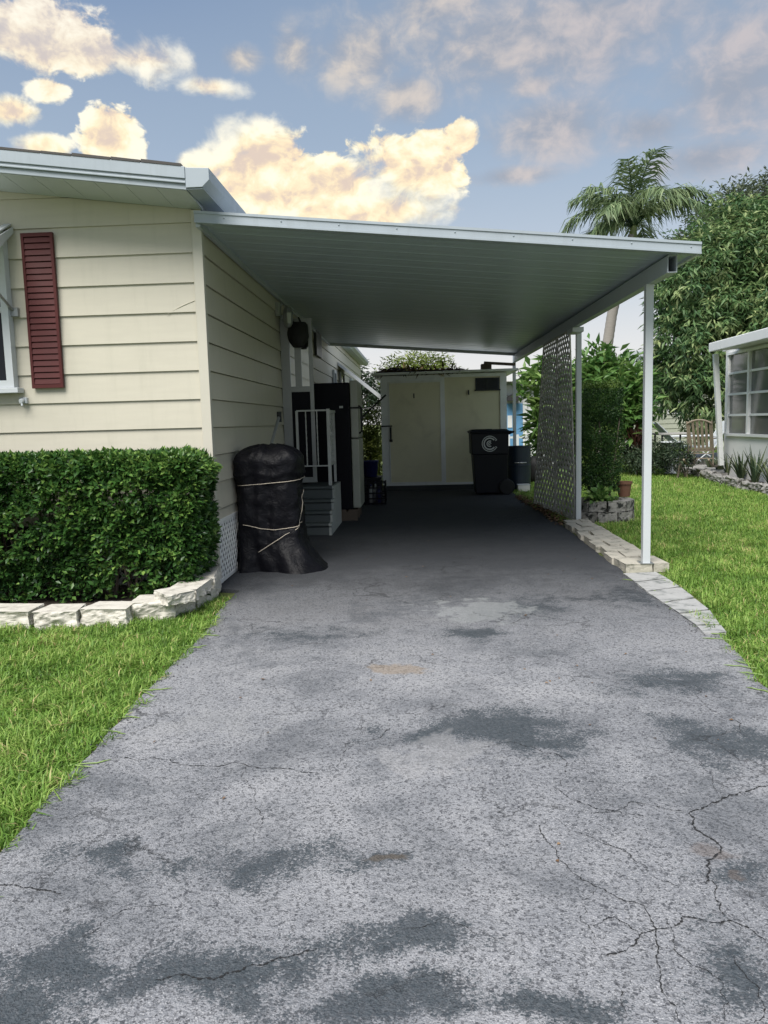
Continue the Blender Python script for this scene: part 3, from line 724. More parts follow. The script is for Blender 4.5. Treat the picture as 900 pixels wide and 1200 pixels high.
# a long dent/crease in one board, as in the photo
q0, q1 = W(196, 369, HY), W(231, 352, HY)
mb = MB(); mb.tube([(lerp(q0.x, q1.x, t), HY - .013, lerp(q0.z, q1.z, t) + .01 * math.sin(t * 3)) for t in np.linspace(0, 1, 8)], [.001, .003, .004, .005, .005, .004, .003, .001], 6)
mb.build('wall_crease', M['siding'], home, smooth=True)

# open storm door standing square to the side wall
dz0, dz1 = .60, W(330, 374, DY0).z
dx0, dx1 = HX + .012, W(366, 400, DY0).x
mb = MB(); fw = .075; ft = .035; cz = W(340, 457, DY0).z; dm = (dx0 + .012 + dx1) / 2
mb.box(dx0, dx0 + fw + .04, DY0 - ft, DY0, dz0, dz1); mb.box(dx1 - .05, dx1, DY0 - ft, DY0, dz0, dz1)
mb.box(dm - .035, dm + .05, DY0 - ft + .004, DY0, cz, dz1 - .06)
for z in (dz0, cz - .03, dz1 - .07): mb.box(dx0 + fw + .04, dx1 - .05, DY0 - ft + .002, DY0, z, z + .07)
door = mb.build('storm_door', M['steel'], home, bevel=.003)
for (u0, u1) in ((dx0 + fw + .038, dm - .033), (dm + .048, dx1 - .048)):
    mb = MB(); mb.box(u0, u1, DY0 - .02, DY0 - .012, cz + .02, dz1 - .065); mb.build('pane', M['glassmirror'], door)
mb = MB(); mb.box(dx0 + fw + .04, dx1 - .05, DY0 - .022, DY0 - .010, dz0 + .07, cz - .03); mb.build('lower_panel', M['black'], door)
mb = MB(); mb.box(HX - .03, HX + .006, DY0 + .03, DY1, dz0, dz1); o = mb.build('doorway', M['dark'], home)
mb = MB(); mb.box(HX + .0165, HX + .05, DY0 + .002, DY0 + .03, dz0 - .04, dz1 + .05); mb.box(HX + .0165, HX + .05, DY1, DY1 + .05, dz0 - .04, dz1 + .05); mb.box(HX + .0165, HX + .05, DY0 + .03, DY1, dz1, dz1 + .05); mb.build('door_frame', M['white'], o)
# louvered vent and small far windows in the sun beyond the carport
mb = MB(); mb.box(HX + .017, HX + .06, 13.2, 13.9, 2.52, 2.95); v_ = mb.build('wall_vent', M['darkmetal'], home)
for (y0, y1_, z0, z1_) in ((15.9, 16.3, 1.75, 2.45), (17.3, 18.1, 1.6, 2.5), (20.0, 20.8, 1.5, 2.5)):
    mb = MB(); mb.box(HX + .017, HX + .06, y0, y0 + .06, z0, z1_); mb.box(HX + .017, HX + .06, y1_ - .06, y1_, z0, z1_); mb.box(HX + .017, HX + .06, y0 + .06, y1_ - .06, z0, z0 + .06); mb.box(HX + .017, HX + .06, y0 + .06, y1_ - .06, z1_ - .06, z1_)
    o = mb.build('window', M['white'], home); mb = MB(); mb.box(HX + .017, HX + .04, y0 + .06, y1_ - .06, z0 + .06, z1_ - .06); mb.build('pane', M['glassdark'], o)
# side awning: sheet sloping out of the wall
q0, q1 = W(402, 425, 17.6), W(452, 471, 17.6)
mb = MB(); mb.hexa([(HX + .02, 17.0, 2.62), (q1.x, 17.0, q1.z - .03), (q1.x, 18.6, q1.z - .03), (HX + .02, 18.6, 2.62)], [(HX + .02, 17.0, 2.69), (q1.x, 17.0, q1.z + .07), (q1.x, 18.6, q1.z + .07), (HX + .02, 18.6, 2.69)])
o = mb.build('awning', M['white'], home)
mb = MB(); mb.box(q1.x - .03, q1.x + .02, 17.0, 18.6, q1.z - .14, q1.z - .032); mb.tube([(q1.x - .02, 17.1, q1.z - .1), (HX + .05, 17.1, 1.6)], .012, 6); mb.build('valance', M['darkmetal'], o)

# ------------------------------------------------------------------ carport
CY0, CY1 = 6.22, 15.3
FL = W(240, 259.5, CY0); FRt = W(822, 297, CY0); BL = W(384, 403, CY1); BR = W(608, 416, CY1)
FL.x = HX + .02; BL.x = HX + .02; BR.x += .16
cp = thing('carport', 'flat white aluminium carport roof with slim posts over the driveway', 'carport', (.3, 10.5, 0))
def rp(u, y):
    t = (y - CY0) / (CY1 - CY0); a = FL.lerp(BL, t); c = FRt.lerp(BR, t); return a.lerp(c, u)
mb = MB(); ysr = []; y = CY0 + .05; k = 0
pan = .305
while y < CY1 - .05:
    for dy, dz in ((0, .0), (.008, -.003), (.020, -.003), (.028, 0), (.10, .0015), (.165, -.001), (.175, -.001), (.24, .0015), (pan - .001, 0)):
        if y + dy < CY1 - .04: ysr.append((y + dy, dz))
    y += pan
us = [i / 12 for i in range(13)]
vs = [rp(u, yy) + Vector((0, 0, .012 + dz)) for yy, dz in ysr for u in us]; nu = len(us)
mb.add(vs, [(i * nu + j, i * nu + j + 1, (i + 1) * nu + j + 1, (i + 1) * nu + j) for i in range(len(ysr) - 1) for j in range(nu - 1)])
mb.add([rp(0, CY0 + .03) + Vector((0, 0, .075)), rp(1, CY0 + .03) + Vector((0, 0, .075)), rp(1, CY1 - .03) + Vector((0, 0, .075)), rp(0, CY1 - .03) + Vector((0, 0, .075))], [(0, 1, 2, 3)])
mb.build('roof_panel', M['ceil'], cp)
mb = MB()
A, B_ = rp(0, CY0), rp(1, CY0)
def strip(A, B_, y0, y1, z0, z1):
    mb.hexa([(A.x, y0, A.z + z0), (B_.x, y0, B_.z + z0), (B_.x, y1, B_.z + z0), (A.x, y1, A.z + z0)], [(A.x, y0, A.z + z1), (B_.x, y0, B_.z + z1), (B_.x, y1, B_.z + z1), (A.x, y1, A.z + z1)])
strip(A, B_, CY0, CY0 + .03, .0, .082); strip(A, B_, CY0 - .008, CY0 - .0005, .066, .086); strip(A, B_, CY0 - .006, CY0 - .0005, -.004, .012); strip(A, B_, CY0 + .0305, CY0 + .09, -.004, .006)
for k in range(9):
    u = .06 + k * .115; q = rp(u, CY0); mb.lathe([(.006, 0), (.006, .004), (.002, .007)], (0, 0, 0), 8)
    nn = 8 * 3; base_i = len(mb.v) - nn
    for t in range(base_i, len(mb.v)):
        v = mb.v[t]; mb.v[t] = (q.x + v[0], CY0 - v[2], q.z + .045 + v[1])
mb.build('front_fascia', M['fascia'], cp)
mb = MB(); strip(rp(0, CY1), rp(1, CY1), CY1 - .03, CY1, -.035, .075); mb.build('rear_fascia', M['white'], cp)
mb = MB(); A, B_ = rp(1, CY0 + .031), rp(1, CY1 - .031)
mb.hexa([A + Vector((-.03, 0, -.006)), A + Vector((0, 0, -.006)), B_ + Vector((0, 0, -.006)), B_ + Vector((-.03, 0, -.006))], [A + Vector((-.03, 0, .08)), A + Vector((0, 0, .08)), B_ + Vector((0, 0, .08)), B_ + Vector((-.03, 0, .08))])
mb.build('side_fascia', M['white'], cp)
mb = MB(); A, B_ = rp(0, CY0 + .035), rp(0, CY1 - .035)
mb.hexa([A + Vector((.0, 0, -.03)), A + Vector((.035, 0, -.03)), B_ + Vector((.035, 0, -.03)), B_ + Vector((.0, 0, -.03))], [A + Vector((.0, 0, .008)), A + Vector((.035, 0, .008)), B_ + Vector((.035, 0, .008)), B_ + Vector((.0, 0, .008))])
mb.build('wall_channel', M['beam'], cp)
# edge beam: hollow box
P1 = W(758.5, 500, 6.85); P2 = G(677.5, 611, .0)
BYa, BYb = CY0 + .10, 15.55
bxa = P1.x + .025; bxb = W(603, 425, BYb).x
def beam_c(y):
    t = (y - BYa) / (BYb - BYa); x = lerp(bxa, bxb, t)
    A, B_ = rp(0, min(y, CY1)), rp(1, min(y, CY1)); u = (x - A.x) / (B_.x - A.x)
    return Vector((x, y, lerp(A.z, B_.z, u)))
bh, bw = .135, .075
mb = MB(); a, c = beam_c(BYa), beam_c(BYb); t_ = .006
def seg(u0, u1, z0, z1): mb.hexa([a + Vector((u0, 0, z0)), a + Vector((u1, 0, z0)), c + Vector((u1, 0, z0)), c + Vector((u0, 0, z0))], [a + Vector((u0, 0, z1)), a + Vector((u1, 0, z1)), c + Vector((u1, 0, z1)), c + Vector((u0, 0, z1))])
seg(-bw / 2, -bw / 2 + t_, -bh, -.004); seg(bw / 2 - t_, bw / 2, -bh, -.004); seg(-bw / 2 + t_, bw / 2 - t_, -bh, -bh + t_); seg(-bw / 2 + t_, bw / 2 - t_, -.004 - t_, -.004)
mb.box(a.x - bw / 2 + t_, a.x + bw / 2 - t_, BYa + .25, BYa + .26, a.z - bh + t_, a.z - .004 - t_)
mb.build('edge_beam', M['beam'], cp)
# posts
def post(name, x, y, z0, w=.066):
    b_ = beam_c(y); mb = MB(); mb.hexa([(x - w / 2, y - w / 2, z0), (x + w / 2, y - w / 2, z0), (x + w / 2, y + w / 2, z0), (x - w / 2, y + w / 2, z0)], [(x - w / 2, y - w / 2, b_.z - bh), (x + w / 2, y - w / 2, b_.z - bh), (x + w / 2, y + w / 2, b_.z - bh), (x - w / 2, y + w / 2, b_.z - bh)])
    o = mb.build(name, M['white'], cp, bevel=.004)
    mb = MB(); mb.box(x - w * .9, x + w * .9, y - w * .9, y + w * .9, z0 - .0, z0 + .006); mb.build('base_plate', M['steel'], o)
    return o
post('post', P1.x, P1.y, .045); post('post', P2.x, P2.y, .0); post('post', W(603, 500, 15.45).x, 15.45, 0, .06)
PL = G(624, 592, 0); 
mb = MB(); q = beam_c(P2.y); mb.box(q.x - .05, q.x + .09, P2.y - .25, P2.y + .10, q.z - bh - .06, q.z - bh - .002); mb.build('beam_bracket', M['white'], cp, bevel=.004)
# lattice screen between the posts, two sheets
mb = MB()
A = Vector((P2.x - .02, P2.y + .06, .02)); C_ = Vector((PL.x + .02, PL.y, .02)); Ud = (C_ - A); wid = Ud.length; Ud.normalize(); nv = Vector((Ud.y, -Ud.x, 0))
top = beam_c((P2.y + PL.y) / 2).z - bh - .01
Ub = Vector((beam_c(PL.y).x - beam_c(P2.y).x, 0, 0))
lattice(A, Ud, Vector((0, 0, 1)), wid * .44, top, .145, .044, .006, nv, mb, .03)
lattice(A + Ud * wid * .445, Ud, Vector((0, 0, 1)), wid * .555, top, .145, .044, .006, nv, mb, .03)
# lean the sheet so that its head meets the beam
b0, b1 = beam_c(A.y).x - A.x - .02, beam_c(C_.y).x - C_.x - .02
for i, v in enumerate(mb.v):
    t = (v[1] - A.y) / (C_.y - A.y); mb.v[i] = (v[0] + lerp(b0, b1, t) * v[2] / top, v[1], v[2])
mb.build('lattice_screen', M['lattice'], cp)

# ------------------------------------------------------------------ shed
SY = 15.2
sl, sr = W(448, 500, SY).x, W(593, 500, SY).x; sb = .05; stL = W(450, 441, SY).z; stR = W(592, 436, SY).z
shed = thing('garden_shed', 'pale yellow two panel garden shed at the end of the carport', 'shed', ((sl + sr) / 2, SY + 1.2, 0))
SD = 2.4
mb = MB(); mb.hexa([(sl, SY, .10), (sr, SY, .10), (sr, SY + SD, .10), (sl, SY + SD, .10)], [(sl, SY, stL), (sr, SY, stR), (sr, SY + SD, stR), (sl, SY + SD, stL)])
mb.build('wall', M['shedwall'], shed)
mb = MB(); mb.box(sl - .01, sr + .01, SY - .02, SY + SD, 0, .10); mb.build('plinth', M['shedbase'], shed)
tl, tr_ = W(455, 446, SY), W(519, 441, SY)
mb = MB(); mt_ = W(519.5, 500, SY).x; y0, y1 = SY - .03, SY - .002
mb.box(sl - .015, sl + .13, y0, y1, .10, stL - .004); mb.box(sr - .11, sr + .015, y0, y1, .10, stR - .004)
mb.box(mt_ - .035, mt_ + .035, y0 - .004, y1, .10, stR - .05)
mb.box(sl + .13, mt_ - .035, y0, y1, .10, .145); mb.box(mt_ + .035, sr - .11, y0, y1, .10, .145); mb.box(sl + .13, mt_ - .035, y0, y1, stL - .12, stL - .004); mb.box(mt_ + .035, sr - .11, y0, y1, stR - .07, stR - .006)
mb.build('trim', M['shedtrim'], shed)
mb = MB(); mb.box(sl + .15, mt_ - .05, SY - .036, SY - .004, .16, stL - .135); dr = mb.build('door', M['shedwall'], shed)
mb = MB(); mb.box(sl + .135, sl + .152, SY - .044, SY - .031, .15, stL - .125); mb.box(mt_ - .052, mt_ - .036, SY - .044, SY - .035, .15, stL - .125); mb.box(sl + .152, mt_ - .052, SY - .044, SY - .0365, stL - .142, stL - .126); mb.box(sl + .152, mt_ - .052, SY - .044, SY - .0365, .15, .168); mb.build('door_edging', M['shedtrim'], dr)
q = W(452, 499.5, SY); mb = MB(); mb.box(q.x - .09, q.x + .13, SY - .06, SY - .031, q.z - .012, q.z + .012); mb.box(q.x + .08, q.x + .115, SY - .065, SY - .045, q.z - .26, q.z - .02); mb.lathe([(.03, 0), (.03, .05)], (q.x + .10, SY - .07, q.z - .31), 10); mb.build('hasp', M['dark'], dr)
for (px, py) in ((485, 463), (549, 459)):
    q = W(px, py, SY); mb = MB(); mb.box(q.x - .012, q.x + .012, SY - .048, SY - (.037 if px < 500 else .001), q.z - .06, q.z + .03); mb.build('hook', M['shedbase'], dr if px < 500 else shed)
a, c = W(557, 443, SY), W(585, 456, SY)
mb = MB(); mb.box(a.x, c.x, SY - .02, SY - .003, c.z, a.z); vn = mb.build('vent', M['bluedrum'], shed)
mb = MB()
for k in range(9): z = lerp(c.z, a.z, (k + .5) / 9); mb.bar((a.x + .02, SY - .03, z), (c.x - .02, SY - .03, z), .022, .005, up=(0, -.7, 1))
mid = (a.x + c.x) / 2
mb.box(mid - .014, mid + .014, SY - .045, SY - .021, c.z, a.z); mb.box(a.x - .02, c.x + .02, SY - .045, SY - .021, c.z - .025, c.z); mb.build('louver', M['shedbase'], vn)
mb = MB(); ol, orr = .16, .22
rzL, rzR = stL + .01, stR + .01
def rz_(x): return lerp(rzL, rzR, (x - sl) / (sr - sl))
mb.hexa([(sl - ol, SY - .22, rz_(sl - ol)), (sr + orr, SY - .22, rz_(sr + orr)), (sr + orr, SY + SD + .1, rz_(sr + orr)), (sl - ol, SY + SD + .1, rz_(sl - ol))], [(sl - ol, SY - .22, rz_(sl - ol) + .045), (sr + orr, SY - .22, rz_(sr + orr) + .045), (sr + orr, SY + SD + .1, rz_(sr + orr) + .05), (sl - ol, SY + SD + .1, rz_(sl - ol) + .05)])
mb.build('roof', M['shedtrim'], shed, bevel=.006)
# debris on the shed roof
n = 900; x = rng.uniform(sl + .0, sl + 1.55, n); y = rng.uniform(SY - .15, SY + .5, n)
h = .09 * np.clip(1 - np.abs((x - (sl + .35)) / .6), .25, 1) * (1 + .5 * np.sin(x * 9)); z = np.array([rz_(q) for q in x]) + .05 + rng.uniform(0, 1, n) * h
D = rdirs(n); D[:, 2] *= .3
V, F, rv = leaves(np.stack([x, y, z], 1), D, rdirs(n) * .4 + np.array([0, 0, 1]), rng.uniform(.08, .26, n), rng.uniform(.02, .045, n), rng.uniform(0, .35, n))
props(np_mesh('leaf_litter', V, F, M['deadleaf'], rv), 'heap of dead brown fronds and leaves lying on the shed roof', 'leaves', kind='stuff')
q = W(572, 431, SY + .1); zz = rz_(q.x) + .052
lg = thing('timber_offcut', 'dark timber propped on a short block on the shed roof', 'timber', (q.x, SY + .1, zz))
mb = MB(); mb.box(q.x - .14, q.x + .06, SY, SY + .2, zz, zz + .11); mb.build('block', M['wood'], lg, bevel=.01)
mb = MB(); mb.bar((q.x - .08, SY + .1, zz + .135), (q.x + .52, SY + .1, zz + .085), .12, .05); mb.build('beam', M['wood'], lg, bevel=.006)
# ------------------------------------------------------------------ covered barbecue by the wall
def surf_noise(v, s, a): return mnoise.noise(Vector(v) * s) * a
gc = Vector((-1.425, 7.27, 0))
grill = thing('covered_grill', 'barbecue under a tied black vinyl cover beside the house wall', 'barbecue', gc)
nA, nZ = 84, 60; vs = []; zsG = np.linspace(0, 1.16, nZ)
def grill_r(th, z):
    c, s = math.cos(th), math.sin(th)
    a, b_ = .308, .26
    e = 4.2; r = 1 / ((abs(c) / a) ** e + (abs(s) / b_) ** e) ** (1 / e)
    if z > 1.0: r *= max(.0, 1 - ((z - 1.0) / .165) ** 2.2) ** .5 * 1.03
    elif z > .88: r *= 1.03
    else: r *= lerp(.97, 1.0, min(1, abs(z - .55) / .45))
    for zc in (.80, .38): r *= 1 - .03 * math.exp(-((z - zc) / .035) ** 2)
    fl = max(0, .30 - z) / .30
    r += fl ** 1.4 * (.02 + .22 * max(0, math.cos(th + .35)) ** 3 + .05 * max(0, math.sin(th * 5)) )
    pleat = .5 + .5 * max(0, .85 - z)
    r += pleat * (.012 * math.sin(th * 11 + 3 * z + 2 * math.sin(z * 5)) * (1 if z < .84 else .25))
    p_ = (c * 2, s * 2, z * 3.2)
    r += mnoise.noise(Vector(p_) * 1.6) * .024 * (1 if z < .9 else .5) + mnoise.noise(Vector(p_) * 4.2) * .014
    return max(r, .004)
for z in zsG:
    for j in range(nA):
        th = 2 * math.pi * j / nA; r = grill_r(th, z)
        vs.append((gc.x + r * math.cos(th), gc.y + r * math.sin(th), z + (0.012 * math.sin(th * 6) + .01 if z > .1 else 0)))
fs = [(i * nA + j, i * nA + (j + 1) % nA, (i + 1) * nA + (j + 1) % nA, (i + 1) * nA + j) for i in range(nZ - 1) for j in range(nA)]
fs.append(tuple((nZ - 1) * nA + j for j in range(nA)))
mb = MB(); mb.add(vs, fs)
tm, nt, b = newmat('black vinyl cover'); p = nt.gpos()
nt.put(b.inputs['Base Color'], nt.mix(nt.noise(p, 6, 5), (.0015, .0015, .003), (.005, .005, .008))); b.inputs['Roughness'].default_value = .5; b.inputs['Specular IOR Level'].default_value = .2
nt.put(b.inputs['Normal'], nt.bump(nt.m('ADD', nt.noise(p, 14, 4, .6, .8), nt.m('MULTIPLY', nt.noise(p, 60, 3), .2)), .6, .02))
mb.build('cover', tm, grill, smooth=True)
for (zf_, a0, a1, jj) in ((lambda t: .80 + .06 * t, -2.6, .5, 0), (lambda t: .44 - .05 * math.sin(t * 3.1), -2.3, -.3, 1), (lambda t: .74 - .34 * t, .15, -.55, 2), (lambda t: .40 - .22 * t, -.6, -1.9, 3)):
    pts = []
    for t in np.linspace(0, 1, 26):
        th = lerp(a0, a1, t); z = zf_(t); r = grill_r(th, z) + .004; pts.append((gc.x + r * math.cos(th), gc.y + r * math.sin(th), z))
    mb = MB(); mb.tube(pts, .0032, 6); mb.build('cord', M['cord'], grill, smooth=True)
# grey rod between grill and wall
a, c = W(327, 488, 8.3), W(318, 520, 8.0)
rodt = thing('grey_pole', 'short grey rod leaning on the house wall above the covered barbecue', 'pole', (c.x, 8.0, 0))
a.x = max(a.x, HX + .03); 
mb = MB(); mb.tube([a, (c.x, 8.0, c.z), (c.x - .02, 7.98, .02)], .017, 8); mb.build('shaft', M['steel'], rodt)
mb = MB(); mb.tube([a + Vector((0, 0, -.06)), a + Vector((.002, .002, .05))], .026, 8); mb.build('grip', M['dark'], rodt)

# ------------------------------------------------------------------ entry steps with iron railing
st = thing('entry_steps', 'grey green entry steps with pale side and iron railing by the house door', 'steps', (-1.4, 9.8, 0))
x0, x1 = HX + .03, -1.085
Y0 = 9.22; prof = [(Y0, 0)]; zz = 0
hts = [.15, .28, .41, .565]; runs = [0, .16, .32, .48]
poly = [(10.5, 0), (Y0 + .04, 0)]
for h_, rn in zip(hts, runs):
    yb = Y0 + rn + .04
    poly += [(yb, h_ - .045), (yb - .035, h_ - .03), (yb - .035, h_)]
    if h_ != hts[-1]: poly += [(yb + .16, h_)]
poly += [(10.5, hts[-1])]
mb = MB(); mb.prism(poly, lambda u, v, w: (w, u, v), x0, x1 - .03); mb.build('treads', M['step'], st, bevel=.006)
mb = MB(); mb.prism(poly, lambda u, v, w: (w, u, v), x1 - .0295, x1); mb.build('side_panel', M['stepside'], st)
RY = 9.86; rx0, rx1 = W(349, 520, RY).x, W(387.5, 520, RY).x; zb = .565; zt1 = W(385, 479, RY).z; ztr = W(370, 481, RY).z; zbr = W(370, 546, RY).z
mb = MB(); mb.box(rx1 - .04, rx1, RY - .02, RY + .02, zb, zt1); mb.box(rx0 - .015, rx0 + .015, RY - .015, RY + .015, zb, ztr)
mb.bar((rx0, RY, ztr), (rx1 - .04, RY, ztr), .03, .02); mb.bar((rx0, RY, zbr), (rx1 - .04, RY, zbr), .025, .016)
mb.bar((rx1 - .02, RY + .02, zt1 - .03), (rx1 - .02, RY + .62, zt1 - .03), .05, .03); mb.bar((rx1 - .02, RY + .02, zbr + .01), (rx1 - .02, RY + .62, zbr + .01), .03, .02)
mb.box(rx1 - .036, rx1 - .004, RY + .60, RY + .63, zb, zt1 - .02)
rl = mb.build('railing', M['rail'], st)
def twist(x, y, za, zc):
    mb = MB(); k = 40; vs = []; r = .0085
    for i in range(k + 1):
        t = i / k; a_ = 2 * math.pi * t * 2.5; z = lerp(za, zc, t)
        for j in range(4):
            q = a_ + j * math.pi / 2; vs.append((x + r * math.cos(q), y + r * math.sin(q), z))
    mb.add(vs, [(i * 4 + j, i * 4 + (j + 1) % 4, (i + 1) * 4 + (j + 1) % 4, (i + 1) * 4 + j) for i in range(k) for j in range(4)]); return mb
for px in (359, 372): twist(W(px, 510, RY).x, RY, zbr, ztr).build('baluster', M['rail'], rl)
for k in range(4): twist(rx1 - .02, RY + .13 + .13 * k, zbr + .01, zt1 - .03).build('baluster', M['rail'], rl)
mb = MB()
for k in range(6):
    z = lerp(zbr + .08, zt1 - .10, k / 5); mb.tube([(rx1 - .02, RY + .30 + .10 * math.cos(t), z + .045 * math.sin(t)) for t in np.linspace(.4, 5.6, 14)], .008, 5)
mb.build('scrollwork', M['rail'], rl)

# ------------------------------------------------------------------ upright fridge
FY = 10.62; fz0, fz1 = .16, W(400, 448, FY).z; fx1 = W(411, 520, FY).x; fx0 = W(339, 480, FY).x
fr = thing('upright_fridge', 'tall black sided fridge with grey door standing past the steps', 'fridge', ((fx0 + fx1) / 2, FY + .38, 0))
mb = MB(); mb.box(fx0, fx1, FY, FY + .76, fz0, fz1 - .004); mb.build('body', M['black'], fr, bevel=.012)
mb = MB(); mb.box(fx1 + .008, fx1 + .115, FY - .004, FY + .76, fz0 + .02, fz0 + .98); mb.build('door', M['fridgedoor'], fr, bevel=.014)
mb = MB(); mb.box(fx1 + .008, fx1 + .115, FY - .004, FY + .76, fz0 + .99, fz1 + .02); du = mb.build('door', M['fridgedoor'], fr, bevel=.014)
mb = MB(); mb.tube([(fx1 + .116, FY + .06, fz0 + 1.05), (fx1 + .155, FY + .06, fz0 + 1.08), (fx1 + .155, FY + .06, fz0 + 1.40), (fx1 + .116, FY + .06, fz0 + 1.43)], .014, 8); mb.build('handle', M['dark'], du)
mb = MB(); zs_ = W(411, 478, FY).z; mb.box(fx1 - .02, fx1 + .124, FY - .012, FY - .0045, zs_ - .012, zs_ + .012); mb.box(fx1 + .1165, fx1 + .124, FY - .0045, FY + .76, zs_ - .012, zs_ + .012); mb.build('strap', M['strap'], fr)
mb = MB(); mb.box(fx1 - .14, fx1 - .09, FY - .004, FY - .0005, zs_ + .0, zs_ + .03); mb.build('sticker', M['logo'], fr)
pl_ = thing('wooden_pallet', 'dark low wooden pallet under the fridge', 'pallet', ((fx0 + fx1) / 2, FY + .38, 0))
mb = MB()
for k in range(6): mb.box(fx0 + k * .155, fx0 + k * .155 + .12, FY + .0, FY + .8, .125, .157)
mb.build('deck', M['wood'], pl_)
mb = MB()
for y in (FY + .02, FY + .38, FY + .7): mb.box(fx0, fx0 + .895, y, y + .06, 0, .1245)
mb.build('bearer', M['wood'], pl_)
# clutter beyond the fridge
cy = 12.85; cc = W(440, 575, cy)
cr = thing('milk_crate', 'black plastic crate on the asphalt between fridge and shed', 'crate', (cc.x, cy, 0))
mb = MB(); w_ = .17; x0, x1, y0, y1 = cc.x - w_, cc.x + w_, cy - w_, cy + w_
H_ = .38
for (a, c) in (((x0, y0), (x1, y0)), ((x1, y0), (x1, y1)), ((x1, y1), (x0, y1)), ((x0, y1), (x0, y0))):
    for z in (.02, .10, .19, .28, .36): mb.bar((*a, z), (*c, z), .018, .022)
    for t in np.linspace(0, 1, 6): mb.bar((lerp(a[0], c[0], t), lerp(a[1], c[1], t), 0), (lerp(a[0], c[0], t), lerp(a[1], c[1], t), H_), .018, .018)
mb.box(x0, x1, y0, y1, .012, .025)
mb.build('basket', M['bin'], cr)
for k, (dx, dy, hh, mm_) in enumerate(((-.07, -.05, .30, 'logo'), (.06, -.06, .26, 'blue'), (.0, .07, .33, 'logo'))):
    b_ = thing('bottle', ['pale bottle in the front of the black crate', 'blue bottle standing in the black crate', 'pale bottle at the back of the black crate'][k], 'bottle', (cc.x + dx, cy + dy, .026))
    mb = MB(); mb.lathe([(.05, .026), (.052, .20), (.045, .24), (.018, .27), (.018, hh)], (cc.x + dx, cy + dy, 0), 14); mb.build('body', M[mm_], b_, smooth=True)
    mb = MB(); mb.lathe([(.022, hh + .001), (.022, hh + .03)], (cc.x + dx, cy + dy, 0), 12); mb.build('cap', M['blue'], b_)
by = 13.25; bc = W(434, 549, by)
tb = thing('storage_bin', 'dark storage tub under the blue bucket beside the shed', 'tub', (bc.x - .03, by, 0))
mb = MB(); zt_ = bc.z - .14; X = bc.x - .03; mb.hexa([(X - .17, by - .16, 0), (X + .17, by - .16, 0), (X + .17, by + .2, 0), (X - .17, by + .2, 0)], [(X - .21, by - .2, zt_ - .03), (X + .21, by - .2, zt_ - .03), (X + .21, by + .24, zt_ - .03), (X - .21, by + .24, zt_ - .03)]); mb.build('body', M['bin'], tb, bevel=.01)
mb = MB(); mb.box(X - .23, X + .23, by - .22, by + .26, zt_ - .029, zt_); mb.build('lid', M['bin'], tb, bevel=.008)
bk = thing('bucket', 'dark blue bucket on top of the storage tub beside the shed', 'bucket', (bc.x, by, zt_))
mb = MB(); mb.lathe([(.11, zt_), (.14, zt_ + .26), (.15, zt_ + .26), (.15, zt_ + .28), (.125, zt_ + .28), (.10, zt_ + .02)], (bc.x, by, 0), 20); mb.build('body', M['blue'], bk, smooth=True)
mb = MB(); mb.tube([(bc.x + .145 * math.cos(t), by - .02, zt_ + .26 - .1 * math.sin(t)) for t in np.linspace(0, math.pi, 12)], .005, 6); mb.build('handle', M['steel'], bk)
a, c = W(452, 463, 13.1), W(427, 486, 12.9)
pp = thing('broom', 'dark broom handle leaning out beyond the fridge', 'broom', (c.x - .25, 12.7, 0))
mb = MB(); d_ = (c - a); mb.tube([a, c, c + d_ * 1.2 + Vector((0, 0, -.3)), (c.x - .30, 12.7, .32)], .016, 8); mb.build('handle', M['dark'], pp)
mb = MB(); mb.hexa([(c.x - .42, 12.64, 0), (c.x - .18, 12.64, 0), (c.x - .18, 12.76, 0), (c.x - .42, 12.76, 0)], [(c.x - .36, 12.67, .30), (c.x - .24, 12.67, .30), (c.x - .24, 12.73, .30), (c.x - .36, 12.73, .30)]); mb.build('bristles', M['wood'], pp)

# porch lamp fixture and dark bag hanging by the door
a = W(325, 372, 9.7)
lm = thing('wall_lantern', 'pale grey wall lantern fixed high beside the storm door', 'lamp', (HX + .1, 9.72, a.z - .12))
mb = MB(); mb.lathe([(.03, a.z - .12), (.055, a.z - .08), (.065, a.z + .05), (.04, a.z + .12)], (HX + .16, 9.72, 0), 8); mb.build('shade', M['steel'], lm)
mb = MB(); mb.tube([(HX + .02, 9.72, a.z + .1), (HX + .10, 9.72, a.z + .17), (HX + .16, 9.72, a.z + .12)], .014, 8); mb.lathe([(.05, a.z + .02), (.05, a.z + .18)], (HX + .03, 9.72, 0), 10); mb.build('bracket', M['steel'], lm)
q = W(348, 391, 9.75)
hb = thing('hanging_bag', 'black cloth bag hanging from the top of the storm door', 'bag', (q.x, 9.84, q.z - .16))
vs = []; n_, k_ = 22, 14
for i in range(k_ + 1):
    t = i / k_; z = q.z + .15 - .31 * t; r = .04 + .075 * math.sin(math.pi * min(1, t * .8 + .15)) ** .8
    for j in range(n_):
        th = 2 * math.pi * j / n_; rr = r * (1 + .22 * mnoise.noise(Vector((math.cos(th) * 2, math.sin(th) * 2, z * 9))))
        vs.append((q.x + rr * 1.15 * math.cos(th), 9.84 + rr * .7 * math.sin(th), z))
mb = MB(); mb.add(vs, [(i * n_ + j, i * n_ + (j + 1) % n_, (i + 1) * n_ + (j + 1) % n_, (i + 1) * n_ + j) for i in range(k_) for j in range(n_)] + [tuple(range(n_)), tuple(k_ * n_ + j for j in range(n_))])
mb.build('body', M['strap'], hb, smooth=True)
mb = MB(); mb.tube([(q.x - .05, 9.86, q.z + .14), (q.x - .12, 9.93, q.z + .24)], .012, 6); mb.tube([(q.x + .04, 9.86, q.z + .14), (q.x - .0, 9.93, q.z + .22)], .012, 6); mb.build('strap', M['strap'], hb)

